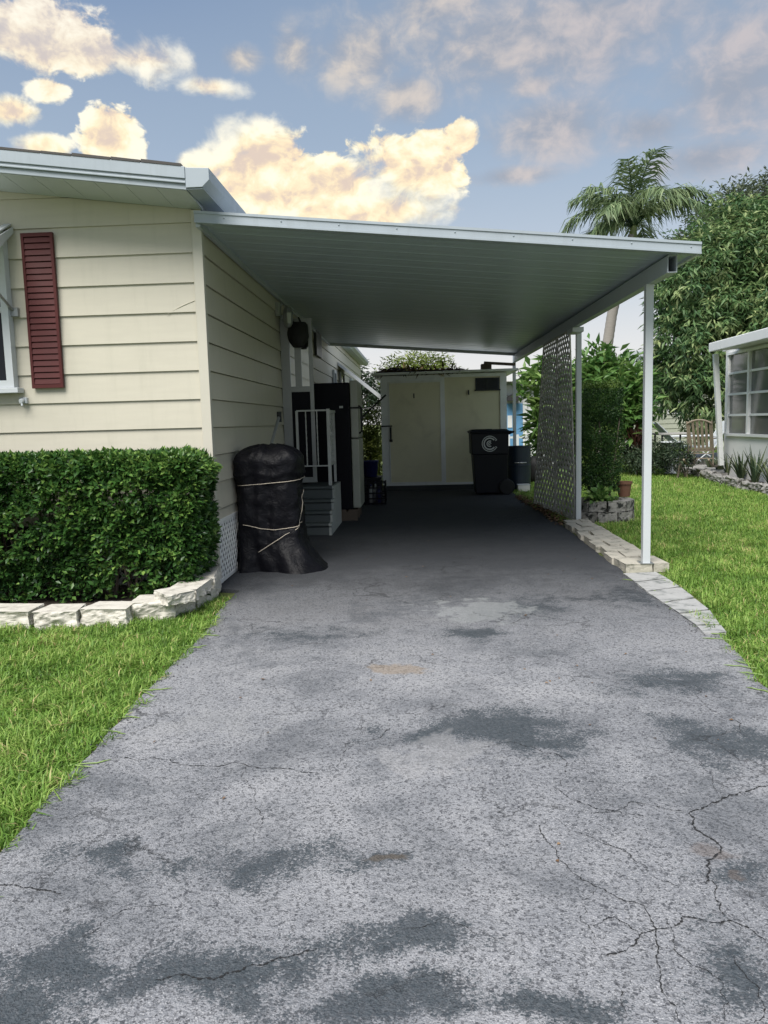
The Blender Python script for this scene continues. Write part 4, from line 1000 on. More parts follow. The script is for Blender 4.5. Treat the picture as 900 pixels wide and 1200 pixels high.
# ------------------------------------------------------------------ wheeled bin with ring emblem
BY = 13.85; s_ = FOC / BY
bx0, bx1 = W(551, 530, BY).x, W(596, 530, BY).x; zT = W(570, 504.5, BY).z
wb = thing('wheeled_bin', 'black wheeled bin with pale C emblem in front of the shed', 'bin', ((bx0 + bx1) / 2, BY + .3, 0))
zm = W(570, 532, BY).z
mb = MB(); dy = .68
def bx(xa, xb, z, ya, yb): return [(xa, ya, z), (xb, ya, z), (xb, yb, z), (xa, yb, z)]
mb.hexa(bx(bx0 + .10, bx1 - .02, .03, BY + .08, BY + dy - .08), bx(bx0 + .055, bx1 - .005, zm - .01, BY + .03, BY + dy - .03))
mb.hexa(bx(bx0 + .03, bx1 + .0, zm - .0095, BY + .005, BY + dy - .005), bx(bx0 + .02, bx1 + .005, zT - .05, BY, BY + dy))
mb.hexa(bx(bx0 + .0, bx1 + .02, zT - .0495, BY - .02, BY + dy + .02), bx(bx0 + .0, bx1 + .02, zT - .02, BY - .02, BY + dy + .02))
mb.build('body', M['bin'], wb, bevel=.012)
mb = MB(); mb.hexa(bx(bx0 - .02, bx1 + .03, zT - .0195, BY - .03, BY + dy + .03), bx(bx0 + .05, bx1 - .02, zT + .015, BY + .03, BY + dy - .03))
mb.box(bx0 + .03, bx0 + .40, BY + .02, BY + .3, zT + .0, zT + .024); mb.build('lid', M['bin'], wb, bevel=.008)
mb = MB(); hz = zT - .07; mb.tube([(bx1 + .0, BY + .06, hz), (bx1 + .10, BY + .06, hz + .035), (bx1 + .10, BY + dy - .06, hz + .035), (bx1, BY + dy - .06, hz)], .018, 8); mb.build('handle', M['bin'], wb, smooth=True)
for y in (BY + .03, BY + dy - .09):
    mb = MB(); vs0 = len(mb.v); mb.lathe([(.06, 0), (.13, .005), (.14, .02), (.14, .05), (.13, .065), (.06, .07)], (0, 0, 0), 24)
    for i in range(vs0, len(mb.v)): v = mb.v[i]; mb.v[i] = (bx1 - .03 + v[0], y + v[2] - .012, .14 + v[1])
    mb.build('wheel', M['strap'], wb, smooth=False)
lc = W(574, 520, BY - .006); mb = MB()
def arc(r0, r1, a0, a1, y, n=36):
    vs = []
    for i in range(n + 1):
        a_ = lerp(a0, a1, i / n)
        for r in (r0, r1): vs.append((lc.x + r * math.cos(a_), y, lc.z + r * math.sin(a_)))
    k = len(vs); vs += [(v[0], v[1] + .004, v[2]) for v in vs]
    mb.add(vs, [(2 * i, 2 * i + 1, 2 * i + 3, 2 * i + 2) for i in range(n)])
yy = BY - .004
arc(.128, .142, R(28), R(332), yy); arc(.088, .112, R(38), R(322), yy - .0005)
arc(.040, .058, R(60), R(300), yy - .001); arc(.012, .028, R(0), R(300), yy)
for a_ in (28, 332): mb.bar((lc.x + .112 * math.cos(R(a_)), yy, lc.z + .112 * math.sin(R(a_))), (lc.x + .145 * math.cos(R(a_)), yy, lc.z + .145 * math.sin(R(a_))), .004, .014, up=(1, 0, 1))
mb.build('emblem', M['logo'], wb)

# blue drum etc.
DYp = 14.86; d0, d1 = W(595, 545, DYp).x, W(624, 545, DYp).x; dr_ = (d1 - d0) / 2; dc = ((d0 + d1) / 2, DYp + dr_, 0); zt_ = W(610, 523, DYp).z
dm_ = thing('plastic_drum', 'dark blue open plastic drum on the grass beside the shed', 'drum', dc)
mb = MB(); h1 = zt_ * .55
mb.lathe([(dr_ * .93, .0), (dr_ * .98, .05), (dr_, h1 - .03), (dr_ * 1.02, h1), (dr_, h1 + .03), (dr_, zt_ - .03), (dr_ * 1.03, zt_ - .025), (dr_ * 1.03, zt_), (dr_ * .95, zt_), (dr_ * .94, .05)], dc, 36); mb.build('barrel', M['bluedrum'], dm_, smooth=False)
mb = MB(); mb.tube([(dc[0] + (dr_ * 1.01 + .006) * math.cos(t), dc[1] + (dr_ * 1.01 + .006) * math.sin(t), zt_ * .62) for t in np.linspace(R(245), R(300), 12)], .012, 6); mb.build('rib', M['steel'], dm_)
q = W(614, 569.5, 14.6); 
cb = thing('small_carton', 'small white box lying on the grass in front of the blue drum', 'box', (q.x, 14.68, 0))
mb = MB(); w0, w1 = W(607, 566, 14.6).x, W(621, 566, 14.6).x; mb.box(w0, w1, 14.6, 14.76, -.02, .10); mb.build('carton', M['whitepvc'], cb, bevel=.008)
mb = MB(); mb.box(w0 - .006, w1 + .006, 14.594, 14.766, .1005, .12); mb.build('lid', M['white'], cb, bevel=.004)
q = W(626, 548, 16.6)
mb = MB(); k0 = len(mb.v); vs = []
for i in range(9):
    t = i / 8; z = .55 * t
    for j in range(16):
        th = 2 * math.pi * j / 16; r = (.17 * math.sin(math.pi * (t * .82 + .14)) ** .6 + .02) * (1 + .2 * mnoise.noise(Vector((math.cos(th) * 2, math.sin(th) * 2, z * 6))))
        vs.append((q.x + r * math.cos(th), 16.6 + r * math.sin(th), z))
mb.add(vs, [(i * 16 + j, i * 16 + (j + 1) % 16, (i + 1) * 16 + (j + 1) % 16, (i + 1) * 16 + j) for i in range(8) for j in range(16)] + [tuple(range(16)), tuple(128 + j for j in range(16))])
props(mb.build('rubbish_sack', M['strap'], smooth=True), 'dark rubbish sack standing behind the blue drum', 'sack')

# ------------------------------------------------------------------ stones
def rough_block(corn_b, corn_t, rough_faces, amp, seed, sub=10, bev=.006):
    """hexahedron, each face subdivided; noise on the vertices scaled by closeness to rough faces"""
    import bmesh
    bm = bmesh.new(); vs = [bm.verts.new(v) for v in list(corn_b) + list(corn_t)]
    for f in MB.BF: bm.faces.new([vs[i] for i in f])
    bmesh.ops.subdivide_edges(bm, edges=bm.edges[:], cuts=sub, use_grid_fill=True)
    bm.normal_update()
    cen = sum((Vector(v) for v in list(corn_b) + list(corn_t)), Vector()) / 8
    zt_ = max(v[2] for v in corn_t)
    off = Vector((seed * 3.7, seed * 1.3, seed * 7.1))
    for v in bm.verts:
        w_ = 1.0 if rough_faces == 'all' else (.12 if v.co.z > zt_ - .004 else 1.0)
        d = v.normal if v.normal.length > 0 else (v.co - cen).normalized()
        p_ = v.co + off
        v.co = v.co + d * w_ * (mnoise.noise(p_ * 9) * amp + mnoise.noise(p_ * 24) * amp * .6 + mnoise.noise(p_ * 60) * amp * .3 - amp * .2)
    me = bpy.data.meshes.new('stone'); bm.to_mesh(me); bm.free(); return me
def stone_obj(name, me, m, label, cat, group=None, smooth=False):
    me.materials.append(m); o = bpy.data.objects.new(name, me); me.name = name; COL.objects.link(o); rebase(o)
    if smooth: me.polygons.foreach_set('use_smooth', [True] * len(me.polygons))
    return props(o, label, cat, group)
# white retaining blocks round the hedge
def blk(px0, px1, pyb0, pyb1, z0, h, dep, taper, seed, label, yaw=None):
    a, c = G(px0, pyb0, z0), G(px1, pyb1, z0); d = (c - a).normalized(); n_ = Vector((-d.y, d.x, 0))
    b_ = [a, c, c + n_ * dep - d * taper, a + n_ * dep + d * taper]; t = [q + Vector((0, 0, h)) for q in b_]
    stone_obj('retaining_block', rough_block(b_, t, 'front', .024, seed, 14), M['block'], label, 'stone block', 'white cast blocks edging the hedge bed')
gz = -.02
blk(-150, -64, 738, 738, gz, .135, .24, .03, 1, 'white edging block beyond the left edge of the photo')
blk(-60, 35, 738, 739, gz, .135, .24, .03, 2, 'first white block from the left in the row under the hedge')
blk(38, 91, 739, 738, gz, .13, .24, .035, 3, 'second white block from the left in the row under the hedge')
blk(94, 149, 736, 736, gz, .135, .24, .03, 4, 'third white block from the left in the row under the hedge')
blk(152, 206, 730, 728, gz, .145, .26, .01, 5, 'fourth white block from the left with leaning rough face')
blk(207, 231, 725, 718, gz, .125, .2, .02, 6, 'small lower white block where the edging starts to curve')
blk(232, 256, 717, 701, gz, .125, .2, .03, 7, 'lower white corner block beside the driveway edge')
blk(197, 230, 712, 705, .108, .085, .24, .03, 8, 'upper white block at the front of the raised curve')
blk(231, 252, 704, 688, .108, .085, .22, .03, 9, 'upper white block on the corner of the raised curve')
blk(254.5, 262, 700, 684, gz, .12, .2, .02, 10, 'lower white block against the lattice skirting')
blk(252, 259.5, 691, 675, .10, .11, .2, .02, 11, 'topmost white block against the lattice skirting')

# pavers beside the driveway
ORD = ['first', 'second', 'third', 'fourth', 'fifth', 'sixth', 'seventh', 'eighth', 'ninth', 'tenth', 'eleventh', 'twelfth', 'thirteenth', 'fourteenth', 'fifteenth', 'sixteenth', 'seventeenth', 'eighteenth', 'nineteenth', 'twentieth']
yA, yB = G(715, 668).y, G(660, 613).y
nr = 9
def pav_edge(y): return xr(y) + .015 + .012 * math.sin(y * 5)
mb = MB()
sec = [yA + (yB - yA) * k / nr for k in range(nr + 1)]
for r_ in range(nr):
    y0, y1 = sec[r_] + .006, sec[r_ + 1] - .006
    xe0, xe1 = pav_edge(y0), pav_edge(y1); w_ = lerp(.40, .33, r_ / nr); s = .5 + .12 * (-1) ** r_
    for side in (0, 1):
        f0, f1 = (0, s) if side == 0 else (s, 1); g_ = .008
        jx = rd.uniform(-.012, .012) + .018 * (side == 0) * (-1) ** r_
        sh = (y1 - y0) * .28 * side
        yy0, yy1 = y0 + (sh if r_ > 0 else 0) * .6, y1 + (sh if r_ < nr - 1 else 0) * .6
        if side: yy0 += .004; 
        b_ = [(xe0 + f0 * w_ + g_ + jx, yy0, -.03), (xe0 + f1 * w_ - g_ + jx, yy0, -.03), (xe1 + f1 * w_ - g_ + jx, yy1, -.03), (xe1 + f0 * w_ + g_ + jx, yy1, -.03)]
        hz = .045 + rd.uniform(-.005, .006)
        stone_obj('paver', rough_block(b_, [(q[0], q[1], hz) for q in b_], 'front', .006, 20 + r_ * 2 + side, 5), M['paver'],
                  '%s paver from the front post, %s column of the raised brick strip' % (ORD[r_], 'driveway side' if side == 0 else 'lawn side'), 'paver', 'pavers in the raised strip by the carport posts')
# flat slabs further forward
q0, q1 = G(745, 683), G(818, 741)
eps = [(715, 668, 757, 664), (741, 683, 776, 679), (757, 693, 795, 690), (773, 705, 812, 703), (792, 718, 828, 717), (812, 734, 843, 736), (822, 744, 852, 743)]
eps = [(728, 673, 770, 671), (742, 684, 784, 679), (756, 695, 799, 689), (775, 708, 816, 702), (795, 721, 833, 716), (815, 735, 846, 734), (824, 744, 853, 743)]
lbl = ['cracked grey slab half overgrown just before the front post', 'second grey slab forward of the front post', 'third grey slab forward of the front post', 'fourth grey slab forward of the front post', 'fifth grey slab, nearly at the end of the flat row', 'last broken grey slab at the near end of the flat row']
for k in range(6):
    a0, a1, b0, b1 = eps[k][:2], eps[k][2:], eps[k + 1][:2], eps[k + 1][2:]
    P_ = [G(*b0), G(*b1), G(*a1), G(*a0)]; cen = sum(P_, Vector()) / 4
    P_ = [cen + (q - cen) * (.87 + .05 * rd.random()) for q in P_]
    b_ = [(q.x, q.y, -.04) for q in P_]
    stone_obj('slab', rough_block(b_, [(q[0], q[1], .012) for q in b_], 'front', .007, 60 + k, 6), M['slab'], lbl[k], 'slab', 'flat grey slabs along the driveway edge')

# ring planter of dark stones, terracotta pot
pc = Vector((2.44, 10.42, 0)); pr = .34
f0 = G(682, 612, -.02); f1 = G(744, 600, -.02)
pc = Vector((W(708, 600, 10.35).x + .02, 10.36, -.03)); 
ring = thing('stone_planter', 'round planter of two courses of dark mossy stones behind the lattice post', 'planter', pc)
for cidx in range(2):
    nB = 9
    for k in range(nB):
        a0 = 2 * math.pi * (k + .5 * cidx) / nB + .03; a1 = a0 + 2 * math.pi / nB - .05; ro, ri = (.37, .22)
        z0 = -.03 + .15 * cidx; z1 = z0 + (.145 if cidx == 0 else .135)
        ro += .012 * (1 - cidx)
        b_ = [(pc.x + r * math.cos(a) , pc.y + r * math.sin(a), z0) for r, a in ((ro, a0), (ro, a1), (ri, a1), (ri, a0))]
        me = rough_block(b_, [(q[0], q[1], z1) for q in b_], 'all' if cidx == 0 else 'front', .013, 90 + k + 10 * cidx, 7)
        me.materials.append(M['mossrock']); me.name = 'stone'; link_mesh('stone', me, ring)
mb = MB(); mb.lathe([(.24, -.03), (.24, .20), (.001, .22)], (pc.x, pc.y, 0), 20, cap=False); mb.build('soil', M['soil'], ring)
q = W(731, 582, 10.6)
pot = thing('terracotta_pot', 'brown terracotta pot on the rim of the dark stone planter', 'pot', (q.x, 10.58, .245))
zb = .262; r0, r1 = .075, .095
mb = MB(); mb.lathe([(r0, zb), (r1, zb + .17), (r1 + .012, zb + .171), (r1 + .012, zb + .205), (r1 - .012, zb + .205), (r0 - .01, zb + .03)], (q.x, 10.58, 0), 28); mb.build('bowl', M['terra'], pot)
mb = MB(); mb.lathe([(r1 - .015, zb + .10), (.001, zb + .185)], (q.x, 10.58, 0), 20, cap=False); mb.build('soil', M['soil'], pot)

# border stones in front of the planting bed and patio
bl_ = [(g, k) for k, g in enumerate(BORD[1:])]
for (g, k), (g2, _) in zip(bl_, bl_[1:]):
    d = (g2 - g); L_ = d.length; d.normalize(); n_ = Vector((d.y, -d.x, 0)); h_ = .12 + rd.uniform(0, .06)
    a, c = g + d * .02, g2 - d * .02; dp = .2 + rd.uniform(-.03, .05)
    b_ = [a, a + n_ * dp, c + n_ * dp, c]
    stone_obj('border_stone', rough_block([(q.x, q.y, -.05) for q in b_], [(q.x + (q.x - g.x) * -.1, q.y, h_) for q in b_], 'all', .05, 130 + k, 8), M['rock'],
              '%s grey border stone from the near end of the bed by the white house' % ORD[k], 'stone', 'grey stones bordering the neighbouring bed')
for k, (px, py) in enumerate([(822, 547), (805, 546), (790, 545), (776, 543.5)]):
    g = G(px, py, .05); w_ = .26
    b_ = [(g.x - w_, g.y - .12, -.05), (g.x + w_, g.y - .12, -.05), (g.x + w_, g.y + .15, -.05), (g.x - w_, g.y + .15, -.05)]
    stone_obj('dark_stone', rough_block(b_, [(q[0], q[1], .22) for q in b_], 'all', .05, 160 + k, 8), M['mossrock'], '%s dark stone from the right in the short row before the patio' % ORD[k], 'stone', 'dark stones before the patio')
# leaf litter along the lattice foot
n = 700; t = rng.uniform(0, 1, n); y = lerp(G(655, 616).y, 13.4, t ** .8)
x = np.interp(y, REy, REx) + np.abs(rng.normal(0, .09, n)) - .06
V, F, rv = leaves(np.stack([x, y, rng.uniform(.006, .03, n)], 1), rdirs(n) * np.array([1, 1, .25]), rdirs(n) * .5 + np.array([0, 0, 1]), rng.uniform(.04, .10, n), rng.uniform(.02, .04, n), rng.uniform(0, 1, n))
props(np_mesh('fallen_leaves', V, F, M['deadleaf'], rv), 'brown fallen leaves along the foot of the lattice screen', 'leaves', kind='stuff')
n = 46; x = rng.uniform(-1.2, 1.6, n); y = rng.uniform(2.2, 9, n)
V, F, rv = leaves(np.stack([x, y, np.full(n, .006)], 1), rdirs(n) * np.array([1, 1, .1]), rdirs(n) * .3 + np.array([0, 0, 1]), rng.uniform(.012, .03, n), rng.uniform(.008, .016, n), rng.uniform(.2, 1, n))
props(np_mesh('stray_leaves', V, F, M['deadleaf'], rv), 'few tiny dry leaf scraps scattered over the asphalt', 'leaves', kind='stuff')
# ------------------------------------------------------------------ clipped hedge
def twig_tree(mb, base, tips, r0=.012):
    for t in tips:
        m_ = base.lerp(t, .5) + Vector((rd.uniform(-.06, .06), rd.uniform(-.06, .06), .03)); mb.tube([base, m_, t], [r0, r0 * .7, r0 * .3], 5)
hxr, hy0, hy1 = -1.665, 5.60, 6.22
hz1 = W(110, 534, 5.66).z
hedge = thing('hedge', 'clipped green box hedge in front of the cream house wall', 'hedge', (-3.0, 5.9, 0))
def hedge_leaves(n, xa, xb):
    # candidate points in a rounded box, biased to the shell
    f = rng.choice(4, n, p=[.50, .26, .14, .10])
    x = rng.uniform(xa, xb, n); y = rng.uniform(hy0, hy1, n); z = rng.uniform(.04, hz1, n)
    dep = np.abs(rng.normal(0, .085, n))
    No = np.zeros((n, 3))
    y = np.where(f == 0, hy0 + dep, y); No[f == 0] = (0, -1, .35)
    z = np.where(f == 1, hz1 - dep, z); No[f == 1] = (0, -.25, 1)
    x = np.where(f == 2, xb - dep, x); No[f == 2] = (1, -.2, .35)
    No[f == 3] = (0, -.5, .6)
    # uneven clipping
    u = np.array([mnoise.noise(Vector((a * 2.6, b_ * 2.6, c * 2.6))) for a, b_, c in zip(x, y, z)])
    v = np.array([mnoise.noise(Vector((a * 7, b_ * 7, c * 7))) for a, b_, c in zip(x, y, z)])
    w3 = np.array([mnoise.noise(Vector((a * 15, b_ * 15, c * 15))) for a, b_, c in zip(x, y, z)])
    y = y - (f == 0) * (u * .07 + v * .07 + w3 * .035); z = z + (f == 1) * (u * .02 + v * .018 + w3 * .012); x = x + (f == 2) * (u * .05 + v * .06 + w3 * .03)
    # rounded shoulders
    ey = np.clip((hy0 + .16 - y) / .16, 0, 1); ez = np.clip((z - (hz1 - .16)) / .16, 0, 1); ex = np.clip((x - (xb - .22)) / .22, 0, 1)
    keep = (ey ** 2 + ez ** 2 <= 1.25) & (ex ** 2 + ez ** 2 <= 1.15) & (ex ** 2 + ey ** 2 <= 1.25)
    # thin places low down and a few holes through the face
    low = np.clip((.62 - z) / .62, 0, 1)
    hole = (v * .75 + u * .8 > lerp(.13, .34, np.clip((z - .25) / .6, 0, 1))) & (z < hz1 - .25) & (f != 1)
    keep &= ~(hole & (rng.random(n) < .93)) & ~(rng.random(n) < low * .5)
    # the lowest part tucks in
    y = y + (f == 0) * low ** 2 * .12; x = x - (f == 2) * low ** 2 * .10
    return np.stack([x, y, z], 1)[keep], No[keep], (u * .22 + .22 * v + .12 * w3)[keep], f[keep]
P, No, u, f = hedge_leaves(76000, -4.4, hxr)
n = len(P); D = nrm(No + rdirs(n) * .95); Nn = nrm(No * .9 + rdirs(n) * .7 + np.array([0, 0, .5]))
L_ = rng.uniform(.032, .062, n)
rv = np.clip(.40 + u + .2 * rng.normal(size=n) + .14 * (f == 1), 0, 1); rv[rng.random(n) < .012] = 1  # top leaves paler: light from above put into the leaf colour
V, F, r4 = leaves(P, D, Nn, L_, L_ * .52, rv, .12, .12)
P2, No2, u2, f2 = hedge_leaves(22000, -6.0, -4.4)
n2 = len(P2); V2, F2, r42 = leaves(P2, nrm(No2 + rdirs(n2) * .9), nrm(No2 + rdirs(n2) * .7), .052, .028, np.clip(.40 + u2 + .2 * rng.normal(size=n2), 0, 1))
np_mesh('foliage', np.concatenate([V, V2]), np.concatenate([F, F2 + len(V)]), M['hedge'], np.concatenate([r4, r42]), hedge)
mb = MB()
for k in range(20):
    x = -1.85 - k * .145; b_ = Vector((x, 5.92 + rd.uniform(-.08, .08), 0))
    twig_tree(mb, b_, [b_ + Vector((rd.uniform(-.3, .3), rd.uniform(-.24, .2), rd.uniform(.5, hz1 - .12))) for _ in range(5)], .013)
mb.build('stem', M['bark'], hedge)

# ------------------------------------------------------------------ generic leafy shrub / tree crowns
def crown(name, parent, lobes, m, n_clump, per, L, Wd, spread=.12, droop=.5, shell=.55, upb=.25, rbase=.45, jit=.12, flat=1.0):
    """lobes: (centre, rx, ry, rz). Leaf rosettes spread through the outer part of each lobe."""
    vol = np.array([l[1] * l[3] for l in lobes]); pr = vol / vol.sum()
    li = rng.choice(len(lobes), n_clump, p=pr)
    C_ = np.array([list(l[0]) for l in lobes])[li]; Rr = np.array([[l[1], l[2], l[3]] for l in lobes])[li]
    d = rdirs(n_clump); rad = shell + (1.06 - shell) * rng.random(n_clump) ** .7
    nz = np.array([mnoise.noise(Vector(a * 1.7) + Vector((float(i_) * 5, 0, 0))) for a, i_ in zip(d, li)])
    cp_ = C_ + d * Rr * (rad * (1 + .28 * nz))[:, None]
    cp_ += rng.normal(0, jit, cp_.shape) * .5
    ok = cp_[:, 2] > .05; cp_, d, nz = cp_[ok], d[ok], nz[ok]; n_ = len(cp_)
    P = np.repeat(cp_, per, 0); dd = np.repeat(d, per, 0); n = len(P)
    D = nrm(rdirs(n) * np.array([1, 1, .6]) + dd * .55 + np.array([0, 0, upb - droop]))
    P = P + rng.normal(0, spread, P.shape) * .4 + D * spread * .15
    N_ = nrm(rdirs(n) * .55 + np.array([0, 0, 1]) + dd * .4)
    LL = L * rng.uniform(.65, 1.25, n)
    rv = np.clip(rbase + .30 * np.repeat(rng.normal(size=n_) * .55, per) + .13 * rng.normal(size=n) + .16 * np.repeat(nz, per), 0, 1)
    V, F, r4 = leaves(P, D, N_, LL, LL * Wd, rv, .15, .15)
    return np_mesh(name, V, F, m, r4, parent, top=False)
def lob(px, py, Y, rx, rz, ry=None):
    s = FOC / Y; c = W(px, py, Y); return (c, rx / s, (ry or (rx + rz) / 2) / s, rz / s)
def shrub(nm, label, cat, lobes, m, n_clump, per, L, Wd, group=None, stems=6, **k):
    c = sum((l[0] for l in lobes), Vector()) / len(lobes); t = thing(nm, label, cat, (c.x, c.y, 0), group)
    crown('foliage', t, lobes, m, n_clump, per, L, Wd, **k)
    mb = MB()
    for i in range(stems):
        l = lobes[i % len(lobes)]; q = l[0] + Vector((rd.uniform(-.5, .5) * l[1], rd.uniform(-.4, .4) * l[2], rd.uniform(-.1, .5) * l[3]))
        b_ = Vector((c.x + rd.uniform(-.12, .12), c.y + rd.uniform(-.1, .1), -.02)); mb.tube([b_, b_.lerp(q, .5) + Vector((rd.uniform(-.08, .08), 0, .05)), q], [.02, .014, .006], 5)
    mb.build('stem', M['bark'], t); return t
# clipped upright shrub in the planter
cs = thing('clipped_shrub', 'tall clipped rectangular dark green shrub rising behind the stone planter', 'shrub', (pc.x, 10.75, .2))
ca, cb_, ctp = W(681, 500, 10.5).x, W(727, 480, 10.5).x, W(705, 448, 10.5).z
n = 26000; f = rng.random(n)
x = rng.uniform(ca, cb_, n); y = 10.32 + rng.random(n) ** 1.8 * .75; z = rng.uniform(.34, ctp, n)
nz = np.array([mnoise.noise(Vector((a * 4, b_ * 4, c * 4))) for a, b_, c in zip(x, y, z)]); nz2 = np.array([mnoise.noise(Vector((a * 11, b_ * 11, c * 11))) for a, b_, c in zip(x, y, z)])
wd_ = (cb_ - ca) / 2; mid = (ca + cb_) / 2; taper = np.where(z < .95, lerp(.78, 1.0, np.clip((z - .34) / .6, 0, 1)), 1.0)
x = mid + (x - mid) * taper * (1 + .16 * nz) + nz2 * .02; y = y + nz * .08; z = z + .05 * nz2
ok = (nz * .7 + nz2 * .5 < .34) | (rng.random(n) < .3); P = np.stack([x, y, z], 1)[ok]; n = len(P); nzk = nz[ok]
o_ = np.stack([(P[:, 0] - mid) / wd_, -np.ones(n) * .8, .4 + 1.2 * (P[:, 2] > ctp - .12)], 1)
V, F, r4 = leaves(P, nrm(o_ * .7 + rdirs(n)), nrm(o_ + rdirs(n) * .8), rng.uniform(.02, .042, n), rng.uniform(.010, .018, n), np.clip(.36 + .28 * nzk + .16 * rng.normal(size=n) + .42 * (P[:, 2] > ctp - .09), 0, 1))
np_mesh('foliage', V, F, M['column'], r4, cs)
mb = MB()
for k in range(9): b_ = Vector((pc.x + rd.uniform(-.1, .1), 10.5 + rd.uniform(-.1, .1), .15)); mb.tube([b_, b_ + Vector((rd.uniform(-.2, .2), rd.uniform(-.1, .2), rd.uniform(.8, 1.4)))], [.018, .006], 5)
mb.build('stem', M['bark'], cs)
# small broad leaved plant in the planter
q = W(704, 582, 10.2); pt = thing('planter_plant', 'low bright broad leaved plant growing in the stone planter', 'plant', (q.x, 10.2, .2))
n = 150; d = rdirs(n); d[:, 2] = np.abs(d[:, 2]) * .8 + .15; d = nrm(d)
P = np.array([q.x, 10.2, .22]) + d * np.array([.20, .13, .19]) * rng.uniform(.3, 1, n)[:, None]
V, F, r4 = leaves(P, nrm(d + rdirs(n) * .5), nrm(np.array([0, -.2, 1]) + rdirs(n) * .5), rng.uniform(.06, .12, n), rng.uniform(.04, .07, n), rng.uniform(.2, .9, n), .1, .25)
np_mesh('foliage', V, F, M['banana'], r4, pt)
mb = MB()
for k in range(12): mb.tube([(q.x, 10.2, .21), tuple(P[k])], [.006, .003], 4)
mb.build('stem', M['column'], pt)

# ------------------------------------------------------------------ palm
PY = 26.0; pcx = W(741, 276, PY)
palm = thing('palm_tree', 'tall palm with drooping fronds and grey leaning trunk beyond the carport', 'palm tree', (W(706, 470, PY).x, PY, 0))
tr_pts = [W(704, 500, PY), W(707, 450, PY), W(711, 410, PY), W(717, 370, PY), W(727, 325, PY), W(737, 290, PY), pcx]
tr_pts[0].z = -.05
pts = []; rs = []
for i in range(len(tr_pts) - 1):
    for t in np.linspace(0, 1, 12, endpoint=False): pts.append(tr_pts[i].lerp(tr_pts[i + 1], t))
pts.append(tr_pts[-1]); k = len(pts)
rs = [lerp(.19, .135, i / k) * (1 + .05 * (i % 2)) for i in range(k)]
mb = MB(); mb.tube(pts, rs, 12); mb.build('trunk', M['palmbark'], palm, smooth=True)
mb = MB(); mb.tube([pcx + Vector((-.0, 0, -.5)), pcx + Vector((.02, 0, -.1)), pcx + Vector((.04, 0, .45))], [.17, .15, .05], 10); mb.build('crownshaft', leafmat('palm crownshaft', (.12, .16, .06), (.17, .2, .08), (.2, .22, .1), .5, 0), palm, smooth=True)
mb = MB()
for k in range(9): mb.tube([pcx + Vector((0, 0, -.12)), pcx + Vector((rd.uniform(-.5, .1), rd.uniform(-.4, .1), -.35 - rd.random() * .3))], [.012, .05], 5)
mb.build('dead_sheath', M['wood'], palm)
fr_list = [(-95, 44, 2.8, 2.2), (-60, 60, 2.4, 1.5), (-100, 62, 2.4, 1.6), (-25, 74, 2.3, 1.0), (15, 80, 2.4, .9), (75, 62, 2.3, 1.5), (95, 44, 3.1, 1.75), (86, 55, 2.9, 1.7), (-120, 24, 2.2, 1.7), (-75, 20, 2.1, 1.9), (170, 55, 2.1, 1.6), (-160, 45, 2.1, 1.7),
           (150, 30, 2.2, 1.8), (60, 45, 2.4, 1.7), (-40, 40, 2.4, 1.8), (10, 50, 2.4, 1.6), (-135, 62, 2.2, 1.3)]
for (az_, el_, Lf, bend) in fr_list:
    a = R(az_ + rd.uniform(-6, 6)); hd_ = Vector((math.sin(a), -math.cos(a), 0)); p_ = pcx + Vector((.03, 0, .25)); e = R(el_)
    N_ = 26; seg_ = Lf / N_; pth = [p_.copy()]; tang = []
    for i in range(N_):
        t = i / N_; e_ = e - bend * (t ** 1.5); d_ = hd_ * math.cos(e_) + Vector((0, 0, math.sin(e_))); p_ = p_ + d_ * seg_; pth.append(p_.copy()); tang.append(d_)
    mb = MB(); mb.tube(pth, [lerp(.035, .006, i / N_) for i in range(N_ + 1)], 5)
    fo = mb.build('frond', M['palmbark'] if False else M['column'], palm)
    Ps, Ds, Ns, Ls = [], [], [], []
    for i in range(4, N_):
        d_ = tang[i]; sd_ = d_.cross(Vector((0, 0, 1)));
        if sd_.length < .05: sd_ = hd_.cross(Vector((0, 0, 1)))
        sd_.normalize(); un = sd_.cross(d_).normalized(); t = i / N_
        for s in (1, -1):
            for q in range(3):
                ang_ = R(rd.uniform(28, 66)); dr_f = rd.uniform(.2, 1.1)
                D_ = (d_ * math.cos(ang_) + sd_ * s * math.sin(ang_) - Vector((0, 0, dr_f * .6)) + un * rd.uniform(-.1, .35)).normalized()
                Ps.append(pth[i].lerp(pth[i + 1], q / 3)); Ds.append(D_); Ns.append((un + sd_ * s * .3)); Ls.append((.30 + .62 * math.sin(math.pi * min(1, t * .86 + .08))) * rd.uniform(.6, 1.15))
    # two-piece leaflets so the tips hang
    Ps, Ds, Ns, Ls = np.array(Ps), np.array(Ds), np.array(Ns), np.array(Ls); n = len(Ps)
    Dn = nrm(Ds); S = nrm(np.cross(Dn, Ns)); w_ = .042
    mid = Ps + Dn * Ls[:, None] * .55; tip = mid + nrm(Dn + rng.normal(0, .25, Dn.shape) + np.array([0, 0, -1.1])) * Ls[:, None] * .55
    V = np.stack([Ps - S * w_ * .3, Ps + S * w_ * .3, mid + S * w_ * .5, mid - S * w_ * .5, tip + S * .003, tip - S * .003], 1).reshape(-1, 3)
    i_ = np.arange(n)[:, None] * 6; F = np.stack([np.hstack([i_, i_ + 1, i_ + 2, i_ + 3]), np.hstack([i_ + 3, i_ + 2, i_ + 4, i_ + 5])], 1).reshape(-1, 4)
    np_mesh('leaflets', V, F, M['palm'], np.repeat(np.clip(.45 + .2 * rng.normal(size=n), 0, 1), 6), fo)

